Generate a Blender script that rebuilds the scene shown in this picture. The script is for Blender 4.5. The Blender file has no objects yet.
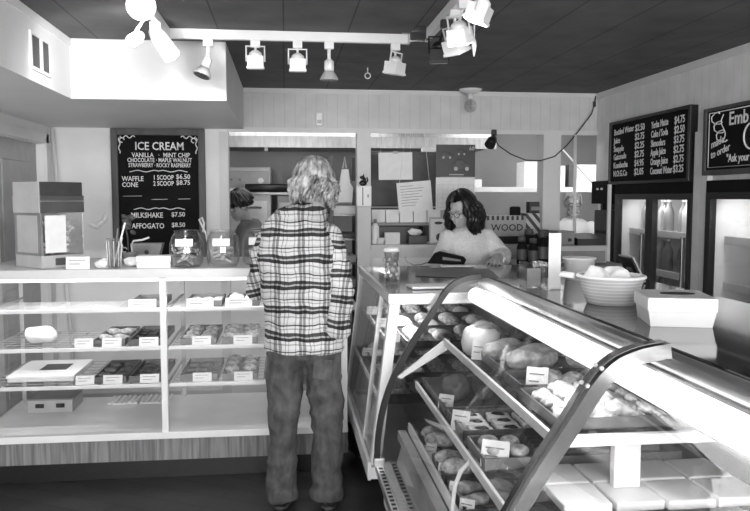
import bpy, bmesh, math, random
from mathutils import Vector, Matrix, noise
from math import sin, cos, pi, radians

random.seed(7)
SC = bpy.context.scene
COL = SC.collection

# ------------------------------------------------------------------ camera, world, lights, exposure
cam = bpy.data.cameras.new('camera')
cam.sensor_width = 36.0
cam.lens = 760.0 / 750.0 * 36.0
cam.clip_start = 0.05
cam_o = bpy.data.objects.new('camera', cam)
cam_o.location = (0, 0, 1.6)
cam_o.rotation_euler = (radians(90 - 4.364), 0, radians(-6.734))
COL.objects.link(cam_o)
SC.camera = cam_o

world = bpy.data.worlds.new('street_daylight')
SC.world = world
world.use_nodes = True
bgn = world.node_tree.nodes['Background']
bgn.inputs[0].default_value = (1, 1, 1, 1)
bgn.inputs[1].default_value = 2.2

SC.view_settings.view_transform = 'Standard'
SC.view_settings.look = 'None'
SC.view_settings.gamma = 1.0
SC.view_settings.use_curve_mapping = False
SC.view_settings.exposure = 1.55


def area_light(name, loc, rot, sx, sy, power):
    l = bpy.data.lights.new(name, 'AREA')
    l.shape = 'RECTANGLE'
    l.size = sx
    l.size_y = sy
    l.energy = power
    o = bpy.data.objects.new(name, l)
    o.location = loc
    o.rotation_euler = rot
    COL.objects.link(o)
    return o


def spot_light(name, loc, target, power, ang, blend=0.6, r=0.04):
    l = bpy.data.lights.new(name, 'SPOT')
    l.energy = power
    l.spot_size = radians(ang)
    l.spot_blend = blend
    l.shadow_soft_size = r
    o = bpy.data.objects.new(name, l)
    o.location = loc
    d = Vector(target) - Vector(loc)
    o.rotation_euler = d.to_track_quat('-Z', 'Y').to_euler()
    COL.objects.link(o)
    return o


# daylight through the two shop windows behind the camera
area_light('window_daylight', (-1.5, -2.9, 1.55), (radians(90), 0, 0), 2.6, 1.7, 60)
area_light('window_daylight', (1.9, -2.9, 1.55), (radians(90), 0, 0), 2.6, 1.7, 60)
# kitchen ceiling fixtures
area_light('kitchen_light', (0.2, 6.9, 2.52), (0, 0, 0), 1.6, 0.5, 5)
area_light('kitchen_light', (2.5, 6.75, 2.52), (radians(14), 0, 0), 1.6, 0.4, 6)
# fluorescent lamps under the top of the left case and of the straight case
area_light('case_light', (-0.72, 4.36, 1.135), (radians(18), 0, 0), 1.9, 0.05, 3.6)
area_light('case_light', (0.62, 4.3, 1.085), (0, radians(-12), radians(90)), 1.3, 0.05, 2)
# track spots
spot_light('track_spot_light', (-0.56, 3.02, 2.30), (-0.62, 4.6, 1.7), 16, 120)
spot_light('track_spot_light', (-0.60, 3.19, 2.25), (-1.1, 5.9, 1.5), 14, 95)
spot_light('track_spot_light', (0.70, 3.05, 2.24), (0.95, 3.6, 1.1), 9, 90)
spot_light('track_spot_light', (0.72, 2.80, 2.24), (0.6, 3.0, 0.9), 9, 90)
# lamp inside the curved case
area_light('case_light', (0.855, 2.3, 1.112), (0, radians(-8), radians(90)), 2.2, 0.05, 2.6)


# ------------------------------------------------------------------ materials
def nodes_of(m):
    m.use_nodes = True
    return m.node_tree.nodes, m.node_tree.links


def grey(name, v, rough=0.6, metal=0.0, var=0.12, scale=14.0, bump=0.0, stretch=(1, 1, 1), spec=0.5, coat=0.0):
    m = bpy.data.materials.new(name)
    N, L = nodes_of(m)
    b = N['Principled BSDF']
    b.inputs['Roughness'].default_value = rough
    b.inputs['Metallic'].default_value = metal
    b.inputs['Specular IOR Level'].default_value = spec
    b.inputs['Coat Weight'].default_value = coat
    tc = N.new('ShaderNodeTexCoord')
    mp = N.new('ShaderNodeMapping')
    mp.inputs['Scale'].default_value = stretch
    nz = N.new('ShaderNodeTexNoise')
    nz.inputs['Scale'].default_value = scale
    nz.inputs['Detail'].default_value = 4
    rp = N.new('ShaderNodeValToRGB')
    lo, hi = max(0, v * (1 - var)), min(1, v * (1 + var))
    rp.color_ramp.elements[0].color = (lo, lo, lo, 1)
    rp.color_ramp.elements[1].color = (hi, hi, hi, 1)
    rp.color_ramp.elements[0].position = 0.3
    rp.color_ramp.elements[1].position = 0.7
    L.new(tc.outputs['Object'], mp.inputs[0])
    L.new(mp.outputs[0], nz.inputs['Vector'])
    L.new(nz.outputs['Fac'], rp.inputs[0])
    L.new(rp.outputs[0], b.inputs['Base Color'])
    if bump:
        bp = N.new('ShaderNodeBump')
        bp.inputs['Strength'].default_value = bump
        bp.inputs['Distance'].default_value = 0.01
        L.new(nz.outputs['Fac'], bp.inputs['Height'])
        L.new(bp.outputs[0], b.inputs['Normal'])
    return m


def glass(name, tint=0.97, base=0.04, rough=0.0, gain=0.9):
    m = bpy.data.materials.new(name)
    N, L = nodes_of(m)
    N.remove(N['Principled BSDF'])
    out = N['Material Output']
    tr = N.new('ShaderNodeBsdfTransparent')
    tr.inputs[0].default_value = (tint, tint, tint, 1)
    gl = N.new('ShaderNodeBsdfGlossy')
    gl.inputs['Roughness'].default_value = rough
    lw = N.new('ShaderNodeLayerWeight')
    lw.inputs[0].default_value = 0.5
    p = N.new('ShaderNodeMath')
    p.operation = 'POWER'
    p.inputs[1].default_value = 5
    ma = N.new('ShaderNodeMath')
    ma.operation = 'MULTIPLY_ADD'
    ma.inputs[1].default_value = gain
    ma.inputs[2].default_value = base
    mx = N.new('ShaderNodeMixShader')
    L.new(lw.outputs['Facing'], p.inputs[0])
    L.new(p.outputs[0], ma.inputs[0])
    L.new(ma.outputs[0], mx.inputs[0])
    L.new(tr.outputs[0], mx.inputs[1])
    L.new(gl.outputs[0], mx.inputs[2])
    L.new(mx.outputs[0], out.inputs[0])
    return m


def glow(name, strength):
    m = bpy.data.materials.new(name)
    N, L = nodes_of(m)
    b = N['Principled BSDF']
    b.inputs['Base Color'].default_value = (0.9, 0.9, 0.9, 1)
    b.inputs['Emission Color'].default_value = (1, 1, 1, 1)
    b.inputs['Emission Strength'].default_value = strength
    return m


def grooved(name, v, axis, period, width=0.06, dark=0.7, rough=0.55, noise_amt=0.08):
    """painted boards: thin grooves every `period` metres along one object axis"""
    m = grey(name, v, rough, var=noise_amt, scale=6)
    N, L = m.node_tree.nodes, m.node_tree.links
    b = N['Principled BSDF']
    src = b.inputs['Base Color'].links[0].from_socket
    tc = N.new('ShaderNodeTexCoord')
    sx = N.new('ShaderNodeSeparateXYZ')
    L.new(tc.outputs['Object'], sx.inputs[0])
    d = N.new('ShaderNodeMath')
    d.operation = 'DIVIDE'
    d.inputs[1].default_value = period
    L.new(sx.outputs[axis], d.inputs[0])
    fr = N.new('ShaderNodeMath')
    fr.operation = 'FRACT'
    L.new(d.outputs[0], fr.inputs[0])
    lt = N.new('ShaderNodeMath')
    lt.operation = 'LESS_THAN'
    lt.inputs[1].default_value = width
    L.new(fr.outputs[0], lt.inputs[0])
    mx = N.new('ShaderNodeMixRGB')
    mx.blend_type = 'MULTIPLY'
    mx.inputs[2].default_value = (dark, dark, dark, 1)
    L.new(lt.outputs[0], mx.inputs[0])
    L.new(src, mx.inputs[1])
    L.new(mx.outputs[0], b.inputs['Base Color'])
    return m


def bricky(name, v, v2, mortar, bw, rh, ms, rough, rot=0.0, spec=0.5):
    m = bpy.data.materials.new(name)
    N, L = nodes_of(m)
    b = N['Principled BSDF']
    b.inputs['Roughness'].default_value = rough
    b.inputs['Specular IOR Level'].default_value = spec
    tc = N.new('ShaderNodeTexCoord')
    mp = N.new('ShaderNodeMapping')
    mp.inputs['Rotation'].default_value = (0, 0, rot)
    br = N.new('ShaderNodeTexBrick')
    br.inputs['Color1'].default_value = (v, v, v, 1)
    br.inputs['Color2'].default_value = (v2, v2, v2, 1)
    br.inputs['Mortar'].default_value = (mortar, mortar, mortar, 1)
    br.inputs['Scale'].default_value = 1
    br.inputs['Brick Width'].default_value = bw
    br.inputs['Row Height'].default_value = rh
    br.inputs['Mortar Size'].default_value = ms
    nz = N.new('ShaderNodeTexNoise')
    nz.inputs['Scale'].default_value = 5
    nz.inputs['Detail'].default_value = 6
    mx = N.new('ShaderNodeMixRGB')
    mx.blend_type = 'OVERLAY'
    mx.inputs[0].default_value = 0.45
    L.new(tc.outputs['Object'], mp.inputs[0])
    L.new(mp.outputs[0], br.inputs['Vector'])
    L.new(mp.outputs[0], nz.inputs['Vector'])
    L.new(br.outputs['Color'], mx.inputs[1])
    L.new(nz.outputs['Fac'], mx.inputs[2])
    L.new(mx.outputs[0], b.inputs['Base Color'])
    return m


def plaid(name, ph=0.0, pv=0.3, tilt=0.0):
    """flannel check: woven stripe sets across and down the cloth"""
    m = bpy.data.materials.new(name)
    N, L = nodes_of(m)
    b = N['Principled BSDF']
    b.inputs['Roughness'].default_value = 0.9
    b.inputs['Specular IOR Level'].default_value = 0.1
    tc = N.new('ShaderNodeTexCoord')
    wn = N.new('ShaderNodeTexNoise')
    wn.inputs['Scale'].default_value = 7
    wa = N.new('ShaderNodeMixRGB')
    wa.blend_type = 'ADD'
    wa.inputs[0].default_value = 0.045
    L.new(tc.outputs['Object'], wn.inputs['Vector'])
    mp = N.new('ShaderNodeMapping')
    mp.inputs['Rotation'].default_value = (0, tilt, 0)
    L.new(tc.outputs['Object'], mp.inputs[0])
    L.new(mp.outputs[0], wa.inputs[1])
    L.new(wn.outputs['Color'], wa.inputs[2])
    sx = N.new('ShaderNodeSeparateXYZ')
    L.new(wa.outputs[0], sx.inputs[0])

    def sett(sock, period, off, stops):
        a = N.new('ShaderNodeMath')
        a.operation = 'MULTIPLY_ADD'
        a.inputs[1].default_value = 1.0 / period
        a.inputs[2].default_value = off
        L.new(sock, a.inputs[0])
        f = N.new('ShaderNodeMath')
        f.operation = 'FRACT'
        L.new(a.outputs[0], f.inputs[0])
        r = N.new('ShaderNodeValToRGB')
        r.color_ramp.interpolation = 'CONSTANT'
        els = r.color_ramp.elements
        els[0].position = 0
        els[0].color = (stops[0][1],) * 3 + (1,)
        els[1].position = stops[1][0]
        els[1].color = (stops[1][1],) * 3 + (1,)
        for p, v in stops[2:]:
            e = els.new(p)
            e.color = (v, v, v, 1)
        L.new(f.outputs[0], r.inputs[0])
        return r.outputs[0]

    h = sett(sx.outputs[2], 0.128, 0.10 + ph, [(0, .92), (.14, .50), (.19, .90), (.30, .07), (.43, .60), (.50, .10), (.62, .90), (.74, .45), (.78, .9), (.86, .12), (.91, .8)])
    v = sett(sx.outputs[0], 0.120, pv, [(0, 1), (.14, .6), (.19, 1), (.30, .38), (.41, .85), (.46, .38), (.57, 1), (.70, .5), (.74, 1), (.84, .65), (.88, 1)])
    mu = N.new('ShaderNodeMixRGB')
    mu.blend_type = 'MULTIPLY'
    mu.inputs[0].default_value = 1
    L.new(h, mu.inputs[1])
    L.new(v, mu.inputs[2])
    gm = N.new('ShaderNodeMixRGB')
    gm.blend_type = 'MULTIPLY'
    gm.inputs[0].default_value = 1
    gm.inputs[2].default_value = (.74, .74, .74, 1)
    L.new(mu.outputs[0], gm.inputs[1])
    L.new(gm.outputs[0], b.inputs['Base Color'])
    fz = N.new('ShaderNodeTexNoise')
    fz.inputs['Scale'].default_value = 180
    bp = N.new('ShaderNodeBump')
    bp.inputs['Strength'].default_value = .25
    bp.inputs['Distance'].default_value = .004
    L.new(tc.outputs['Object'], fz.inputs['Vector'])
    L.new(fz.outputs['Fac'], bp.inputs['Height'])
    L.new(bp.outputs[0], b.inputs['Normal'])
    return m


def striped(name, va, vb, period, duty, ang, rough=.6):
    m = bpy.data.materials.new(name)
    N, L = nodes_of(m)
    b = N['Principled BSDF']
    b.inputs['Roughness'].default_value = rough
    tc = N.new('ShaderNodeTexCoord')
    mp = N.new('ShaderNodeMapping')
    mp.inputs['Rotation'].default_value = ang
    sx = N.new('ShaderNodeSeparateXYZ')
    L.new(tc.outputs['Object'], mp.inputs[0])
    L.new(mp.outputs[0], sx.inputs[0])
    d = N.new('ShaderNodeMath')
    d.operation = 'DIVIDE'
    d.inputs[1].default_value = period
    L.new(sx.outputs[0], d.inputs[0])
    f = N.new('ShaderNodeMath')
    f.operation = 'FRACT'
    L.new(d.outputs[0], f.inputs[0])
    lt = N.new('ShaderNodeMath')
    lt.operation = 'LESS_THAN'
    lt.inputs[1].default_value = duty
    L.new(f.outputs[0], lt.inputs[0])
    mx = N.new('ShaderNodeMixRGB')
    mx.inputs[1].default_value = (va, va, va, 1)
    mx.inputs[2].default_value = (vb, vb, vb, 1)
    L.new(lt.outputs[0], mx.inputs[0])
    L.new(mx.outputs[0], b.inputs['Base Color'])
    return m


MAT = dict(
    wall=grey('wall_paint', .80, .7, var=.05, scale=3),
    soffit=grey('soffit_paint', .80, .6, var=.03, scale=3),
    header=grooved('header_boards', .58, 0, .082, .05, .8),
    rwall=grooved('side_boards', .80, 1, .082, .05, .85),
    trim=grey('trim_paint', .64, .5, var=.05, scale=5),
    trimw=grey('white_trim', .75, .5, var=.04, scale=5),
    ceiling=bricky('ceiling_panels', .125, .137, .06, 4.8, .325, .004, .7, pi / 2, .2),
    floor=bricky('floor_planks', .035, .055, .012, .9, .14, .003, .35, 0.5, .5),
    kitchen=grey('kitchen_paint', .42, .6, var=.06, scale=3),
    kceil=grey('kitchen_ceiling_paint', .55, .7, var=.04, scale=3),
    white=grey('white_enamel', .82, .35, var=.03, scale=6),
    whitem=grey('white_matte', .90, .8, var=.04, scale=10),
    paper=grey('paper', .80, .85, var=.04, scale=20),
    alu=grey('brushed_aluminium', .72, .38, 1.0, var=.06, scale=30, stretch=(1, 1, 8)),
    steel=grey('stainless_steel', .38, .5, 1.0, var=.15, scale=8, stretch=(6, 1, 1)),
    chrome=grey('dull_chrome', .30, .22, 1.0, var=.06, scale=20),
    dsteel=grey('dark_steel', .14, .35, 0.8, var=.1, scale=20),
    black=grey('black_plastic', .009, .4, var=.2, scale=30),
    blackm=grey('matt_black', .007, .8, var=.2, scale=20, spec=.2),
    dgrey=grey('dark_grey_panel', .07, .5, var=.2, scale=10),
    mgrey=grey('mid_grey_panel', .22, .5, var=.12, scale=10),
    lgrey=grey('light_grey_panel', .45, .5, var=.08, scale=10),
    chalkboard=grey('chalkboard_slate', .006, .8, var=.35, scale=5, spec=.2),
    chalk=grey('chalk_marks', .82, .9, var=.08, scale=60),
    boardframe=grey('board_frame_wood', .075, .55, var=.3, scale=10, stretch=(1, 1, .2)),
    counter=grey('polished_black_counter', .020, .10, var=.2, scale=5, coat=.3),
    slabtop=grey('white_laminate_top', .62, .3, var=.05, scale=8),
    laminate=grey('streaked_wood_laminate', .20, .5, var=.45, scale=8, stretch=(7, 1, .35)),
    greytop=grey('grey_glass_top', .26, .10, var=.05, scale=8),
    deck=grey('case_deck', .82, .28, var=.06, scale=6),
    glass=glass('case_glass', .97, .03, 0.0, .6),
    cglass=glass('curved_case_glass', .97, .015, 0.0, .4),
    glasst=glass('shelf_glass', .86, .04, 0.10, .35),
    clear=glass('clear_plastic', .93, .10, 0.05),
    jar=glass('jar_glass', .97, .13, 0.06),
    lamp=glow('lamp_glow', 6.0),
    tube=glow('tube_glow', 1.0),
    plaid_right=plaid('plaid_flannel_right', .45, .7, -.12),
    plaid_left=plaid('plaid_flannel_left', .3, .1, .22),
    plaid=plaid('plaid_flannel'),
    denim=grey('denim', .10, .85, var=.38, scale=22, bump=.6, stretch=(1, 1, .6), spec=.15),
    skin=grey('skin', .48, .5, var=.05, scale=12),
    skind=grey('skin_tan', .36, .5, var=.06, scale=12),
    hairg=grey('grey_hair', .36, .5, var=.85, scale=34, stretch=(1, 1, .5)),
    hairw=grey('white_hair', .34, .5, var=.3, scale=26),
    hairb=grey('dark_hair', .010, .38, var=.6, scale=26),
    sweater=grey('pale_knit', .84, .9, var=.10, scale=90, bump=.4, spec=.1),
    tee=grey('white_tee', .80, .9, var=.03, scale=20, spec=.1),
    hoodie=grey('grey_hoodie', .14, .9, var=.15, scale=30, spec=.1),
    dark=grey('dark_cloth', .025, .9, var=.2, scale=20, spec=.1),
    shoe=grey('dark_leather', .03, .45, var=.3, scale=20),
    eye=grey('eye_dark', .02, .2),
    crust=grey('baked_crust', .36, .6, var=.65, scale=38, bump=.6),
    crustl=grey('pale_crust', .52, .75, var=.5, scale=46, bump=.8),
    floury=grey('floury_crust', .72, .8, var=.3, scale=40, bump=.6),
    crustd=grey('dark_crust', .10, .6, var=.5, scale=26, bump=.5),
    choc=grey('chocolate', .025, .35, var=.5, scale=40, bump=.6),
    cream=grey('cream_icing', .86, .5, var=.04, scale=30, bump=.2),
    jam=grey('dark_jam', .02, .25, var=.4, scale=40),
    tray=grey('baking_tray', .16, .4, .7, var=.25, scale=10),
    wicker=striped('white_weave', .62, .82, .012, .3, (0, radians(90), 0)),
    wdiag=striped('diagonal_stripes', .55, .05, .055, .5, (0, radians(40), 0)),
    crate=grey('grey_crate_card', .38, .8, var=.08, scale=12),
    oven=grey('oven_enamel', .66, .4, var=.04, scale=6),
)


# ------------------------------------------------------------------ mesh helpers
class MB:
    def __init__(s):
        s.bm = bmesh.new()

    def _mark(s):
        return set(s.bm.verts)

    def box(s, x0, x1, y0, y1, z0, z1, bev=0.0, rot=None, c=None):
        r = bmesh.ops.create_cube(s.bm, size=1)
        vs = r['verts']
        cx, cy, cz = (x0 + x1) / 2, (y0 + y1) / 2, (z0 + z1) / 2
        for v in vs:
            v.co = Vector((v.co.x * (x1 - x0), v.co.y * (y1 - y0), v.co.z * (z1 - z0)))
        if bev:
            es = list({e for v in vs for e in v.link_edges})
            rb = bmesh.ops.bevel(s.bm, geom=es, offset=bev, segments=2, affect='EDGES', profile=.6)
            vs = [v for v in {v for f in rb['faces'] for v in f.verts} | {v for v in vs if v.is_valid}]
        m = Matrix.Translation((cx, cy, cz))
        if rot is not None:
            m = m @ rot.to_4x4()
        for v in vs:
            v.co = m @ v.co
        return s

    def loft(s, pts, radii, n=12, side=None, caps=True):
        """closed tube through pts; radii are floats or (side, other) pairs"""
        pts = [Vector(p) for p in pts]
        rings = []
        ref = Vector(side) if side is not None else None
        for i, p in enumerate(pts):
            a = pts[max(i - 1, 0)]
            b = pts[min(i + 1, len(pts) - 1)]
            t = (b - a)
            if t.length < 1e-9:
                t = Vector((0, 0, 1))
            t.normalize()
            if ref is None:
                ref = t.orthogonal()
            u = ref - t * ref.dot(t)
            if u.length < 1e-6:
                u = t.orthogonal()
            u.normalize()
            if side is None:
                ref = u
            w = t.cross(u)
            r = radii[i] if isinstance(radii, (list, tuple)) else radii
            ra, rb = r if isinstance(r, (list, tuple)) else (r, r)
            rings.append([s.bm.verts.new(p + u * ra * cos(2 * pi * k / n) + w * rb * sin(2 * pi * k / n)) for k in range(n)])
        for i in range(len(rings) - 1):
            A, B = rings[i], rings[i + 1]
            for k in range(n):
                s.bm.faces.new((A[k], A[(k + 1) % n], B[(k + 1) % n], B[k])).smooth = True
        if caps:
            s.bm.faces.new(list(reversed(rings[0])))
            s.bm.faces.new(rings[-1])
        return s

    def tube(s, pts, r, n=8):
        return s.loft(pts, r, n)

    def cyl(s, p0, p1, r0, r1=None, n=16):
        return s.loft([p0, p1], [r0, r0 if r1 is None else r1], n)

    def lathe(s, c, prof, n=20, sx=1.0, sy=1.0, close=True):
        c = Vector(c)
        rings = []
        for r, z in prof:
            rings.append([s.bm.verts.new(c + Vector((r * sx * cos(2 * pi * k / n), r * sy * sin(2 * pi * k / n), z))) for k in range(n)])
        for i in range(len(rings) - 1):
            A, B = rings[i], rings[i + 1]
            for k in range(n):
                s.bm.faces.new((A[k], A[(k + 1) % n], B[(k + 1) % n], B[k])).smooth = True
        if close:
            s.bm.faces.new(list(reversed(rings[0])))
            s.bm.faces.new(rings[-1])
        return s

    def ell(s, c, r, rot=None, sub=3):
        rr = bmesh.ops.create_icosphere(s.bm, subdivisions=sub, radius=1)
        if not isinstance(r, (tuple, list)):
            r = (r, r, r)
        m = rot.to_3x3() if rot is not None else Matrix.Identity(3)
        for v in rr['verts']:
            v.co = Vector(c) + m @ Vector((v.co.x * r[0], v.co.y * r[1], v.co.z * r[2]))
            for f in v.link_faces:
                f.smooth = True
        return s

    def prism(s, poly, vec):
        """polygon (list of points) swept along vec"""
        v = Vector(vec)
        a = [s.bm.verts.new(Vector(p)) for p in poly]
        b = [s.bm.verts.new(Vector(p) + v) for p in poly]
        n = len(a)
        for i in range(n):
            s.bm.faces.new((a[i], a[(i + 1) % n], b[(i + 1) % n], b[i]))
        s.bm.faces.new(list(reversed(a)))
        s.bm.faces.new(b)
        return s

    def strip(s, prof, y0, y1, th):
        """sheet of thickness th following an (x, z) profile, swept from y0 to y1"""
        P = [Vector((x, 0, z)) for x, z in prof]
        off = []
        for i, p in enumerate(P):
            t = (P[min(i + 1, len(P) - 1)] - P[max(i - 1, 0)]).normalized()
            off.append(p + Vector((t.z, 0, -t.x)) * th)
        loop = P + off[::-1]
        a = [s.bm.verts.new((p.x, y0, p.z)) for p in loop]
        b = [s.bm.verts.new((p.x, y1, p.z)) for p in loop]
        n, k = len(loop), len(P)
        for i in range(n):
            s.bm.faces.new((a[i], a[(i + 1) % n], b[(i + 1) % n], b[i])).smooth = True
        for i in range(k - 1):
            s.bm.faces.new((a[i], a[n - 1 - i], a[n - 2 - i], a[i + 1])) 
            s.bm.faces.new((b[i], b[i + 1], b[n - 2 - i], b[n - 1 - i]))
        return s

    def text(s, body, size, origin, xd, yd, align='LEFT', depth=.0015, sx=1.0):
        cu = bpy.data.curves.new('t', 'FONT')
        cu.body = body
        cu.size = size
        cu.align_x = align
        cu.extrude = depth
        cu.offset = size * .012
        cu.resolution_u = 2
        o = bpy.data.objects.new('t', cu)
        me = bpy.data.meshes.new_from_object(o)
        xd, yd = Vector(xd).normalized(), Vector(yd).normalized()
        zd = xd.cross(yd)
        m = Matrix((xd * sx, yd, zd)).transposed().to_4x4()
        m.translation = Vector(origin)
        me.transform(m)
        s.bm.from_mesh(me)
        bpy.data.meshes.remove(me)
        bpy.data.objects.remove(o)
        bpy.data.curves.remove(cu)
        return s

    def wobble(s, amp, freq, seed=0):
        o = Vector((seed * 3.1, seed * 1.7, seed * 2.3))
        for v in s.bm.verts:
            v.co += Vector(noise.noise_vector(v.co * freq + o)) * amp
        return s

    def mesh(s, name, mat):
        bmesh.ops.recalc_face_normals(s.bm, faces=s.bm.faces)
        me = bpy.data.meshes.new(name)
        s.bm.to_mesh(me)
        s.bm.free()
        me.materials.append(MAT[mat] if isinstance(mat, str) else mat)
        return me


BASE = {}


def tag(o, label, cat, group=None, kind=None):
    if label:
        o['label'] = label
    if cat:
        o['category'] = cat
    if group:
        o['group'] = group
    if kind:
        o['kind'] = kind
    return o


def thing(name, label, cat, loc=(0, 0, 0), group=None):
    o = bpy.data.objects.new(name, None)
    o.empty_display_size = .05
    o.location = loc
    COL.objects.link(o)
    BASE[o.name] = Vector(loc)
    return tag(o, label, cat, group)


def part(name, mb, mat, parent, label=None):
    """link a mesh given in world coordinates as a part of its thing"""
    me = mb.mesh(name, mat) if isinstance(mb, MB) else mb
    o = bpy.data.objects.new(name, me)
    COL.objects.link(o)
    b = BASE[parent.name]
    me.transform(Matrix.Translation(-b))
    o.parent = parent
    BASE[o.name] = b
    if label:
        o['label'] = label
    return o


def solo(name, mb, mat, label, cat, loc, group=None):
    """a thing that is one mesh, given in world coordinates, origin at its base"""
    me = mb.mesh(name, mat) if isinstance(mb, MB) else mb
    me.transform(Matrix.Translation(-Vector(loc)))
    o = bpy.data.objects.new(name, me)
    o.location = loc
    COL.objects.link(o)
    BASE[o.name] = Vector(loc)
    return tag(o, label, cat, group)


def struct(name, mb, mat):
    o = bpy.data.objects.new(name, mb.mesh(name, mat))
    COL.objects.link(o)
    BASE[o.name] = Vector((0, 0, 0))
    o['kind'] = 'structure'
    return o


def dup(root, loc, label, group=None, rz=0.0, scale=None):
    r = root.copy()
    COL.objects.link(r)
    r.location = loc
    r.rotation_euler = (0, 0, rz)
    if scale:
        r.scale = (scale,) * 3
    r['label'] = label
    if group:
        r['group'] = group
    BASE[r.name] = Vector(loc)
    for ch in list(root.children):
        c = ch.copy()
        COL.objects.link(c)
        c.parent = r
        for g in ch.children:
            d = g.copy()
            COL.objects.link(d)
            d.parent = c
    return r


def fuse(mb, voxel, mat, name, smooth=3, wrinkle=None):
    """merge overlapping closed shapes into one continuous skin"""
    bmesh.ops.recalc_face_normals(mb.bm, faces=mb.bm.faces)
    me = bpy.data.meshes.new('tmp')
    mb.bm.to_mesh(me)
    mb.bm.free()
    o = bpy.data.objects.new('tmp', me)
    COL.objects.link(o)
    md = o.modifiers.new('r', 'REMESH')
    md.mode = 'VOXEL'
    md.voxel_size = voxel
    if smooth:
        sm = o.modifiers.new('s', 'SMOOTH')
        sm.iterations = smooth
        sm.factor = .5
    bpy.context.view_layer.update()
    dg = bpy.context.evaluated_depsgraph_get()
    out = bpy.data.meshes.new_from_object(o.evaluated_get(dg))
    bpy.data.objects.remove(o)
    bpy.data.meshes.remove(me)
    out.name = name
    if wrinkle:
        amp, freq, st = wrinkle
        for v, nrm in [(v, v.normal.copy()) for v in out.vertices]:
            q = Vector((v.co.x * st[0], v.co.y * st[1], v.co.z * st[2])) * freq
            q2 = Vector((q.x + .9 * q.z, q.y, q.z * 1.3 - .5 * q.x)) * .8
            v.co += nrm * amp * (.8 * noise.noise(q) + .9 * (.35 - abs(noise.noise(q2))) + .3 * (.3 - abs(noise.noise(q2 * 2.3))))
    for p in out.polygons:
        p.use_smooth = True
    out.materials.clear()
    out.materials.append(MAT[mat])
    return out


ORD = ['first', 'second', 'third', 'fourth', 'fifth', 'sixth', 'seventh', 'eighth', 'ninth', 'tenth']

# ------------------------------------------------------------------ the setting
struct('floor', MB().box(-3.2, 4.2, -3.1, 9, -.06, 0), 'floor')
struct('ceiling', MB().box(-3.2, 4.2, -3.1, 6.1, 2.44, 2.5), 'ceiling')
struct('ceiling_kitchen', MB().box(-3.2, 4.2, 6.1, 9, 2.55, 2.6), 'kceil')
mb = MB().box(-1.76, -.312, 4.26, 6.0, 2.125, 2.44).box(-1.76, -1.125, .4, 4.26, 2.125, 2.44)
struct('ceiling_soffit', mb, 'soffit')
mb = MB().box(-1.1255, -1.118, .4, 4.26, 2.40, 2.438)
struct('trim_1', mb, 'soffit')
# wall at the back of the shop: solid on the left, three openings under a boarded header
struct('wall_back', MB().box(-1.9, -.44, 6.0, 6.1, 0, 2.44).box(-.44, .20, 6.0, 6.1, 0, 1.0).box(.565, 2.07, 6.0, 6.1, 0, 1.12)
       .box(2.215, 2.66, 6.0, 6.1, 0, 1.18), 'wall')
struct('wall_header', MB().box(-.44, 4.0, 6.0, 6.1, 2.125, 2.44), 'header')
struct('trim_2', MB().box(-.312, 2.56, 5.985, 6.0, 2.405, 2.44), 'trim')
struct('trim_3', MB().box(-.44, 2.62, 5.98, 6.0, 2.105, 2.14), 'trim')
struct('trim_4', MB().box(-.50, -.43, 5.98, 6.11, 0, 2.105), 'trim')
struct('trim_5', MB().box(.565, .672, 5.97, 6.11, 0, 2.105).box(.605, .612, 5.968, 5.972, 1.1, 2.105), 'trim')
struct('trim_6', MB().box(2.07, 2.215, 5.96, 6.11, 0, 2.105), 'trim')
struct('trim_7', MB().box(2.60, 2.66, 5.97, 6.11, 0, 2.105), 'trim')
struct('window_1', MB().box(.672, 2.07, 5.94, 6.36, 1.19, 1.225).box(.672, 2.07, 5.985, 6.0, 1.12, 1.19).box(.70, 2.05, 6.28, 6.36, 0.0, 1.19), 'trim')
struct('window_2', MB().box(2.215, 2.60, 5.95, 6.3, 1.18, 1.21), 'trim')
# left wall with its door
struct('wall_left', MB().box(-1.84, -1.74, 5.80, 6.0, 0, 2.44).box(-1.84, -1.74, -3.1, 5.80, 1.985, 2.44).box(-1.84, -1.74, -3.1, 4.9, 0, 1.985), 'wall')
mb = MB().box(-1.745, -1.715, 5.80, 5.87, 0, 2.06, .006).box(-1.745, -1.715, 4.86, 5.87, 1.99, 2.06, .006)
dr = struct('door_1', mb, 'trimw')
part('door_leaf', MB().box(-1.82, -1.79, 4.93, 5.80, .02, 1.99).box(-1.795, -1.782, 5.1, 5.65, 1.15, 1.85, .01).box(-1.795, -1.782, 5.1, 5.65, .2, 1.0, .01), 'lgrey', dr)
struct('wall_right', MB().box(2.53, 2.63, -3.1, 6.0, 1.70, 2.44), 'rwall')
struct('wall_right_lower', MB().box(2.53, 2.63, -3.1, 3.2, 0, 1.70).box(2.50, 2.64, 4.285, 4.44, 0, 2.0).box(2.53, 3.3, 5.56, 5.6, 0, 1.7), 'rwall')
struct('trim_8', MB().box(2.515, 2.53, -3.1, 6.0, 2.395, 2.44), 'trimw')
struct('wall_front', MB().box(-3, 4, -3.1, -3.0, 0, .65).box(-3, 4, -3.1, -3.0, 2.45, 2.5).box(-3, -2.8, -3.1, -3.0, .65, 2.45)
       .box(-.2, .6, -3.1, -3.0, .65, 2.45).box(3.2, 4, -3.1, -3.0, .65, 2.45), 'dgrey')
struct('wall_kitchen', MB().box(-3.2, 4.2, 8.8, 8.9, 0, 2.6).box(-2.3, -2.2, 6.1, 8.8, 0, 2.6).box(3.9, 4.0, 6.1, 8.8, 0, 2.6), 'kitchen')
struct('baseboard_back', MB().box(-1.74, -.5, 5.985, 6.0, 0, .09), 'trim')

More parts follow.
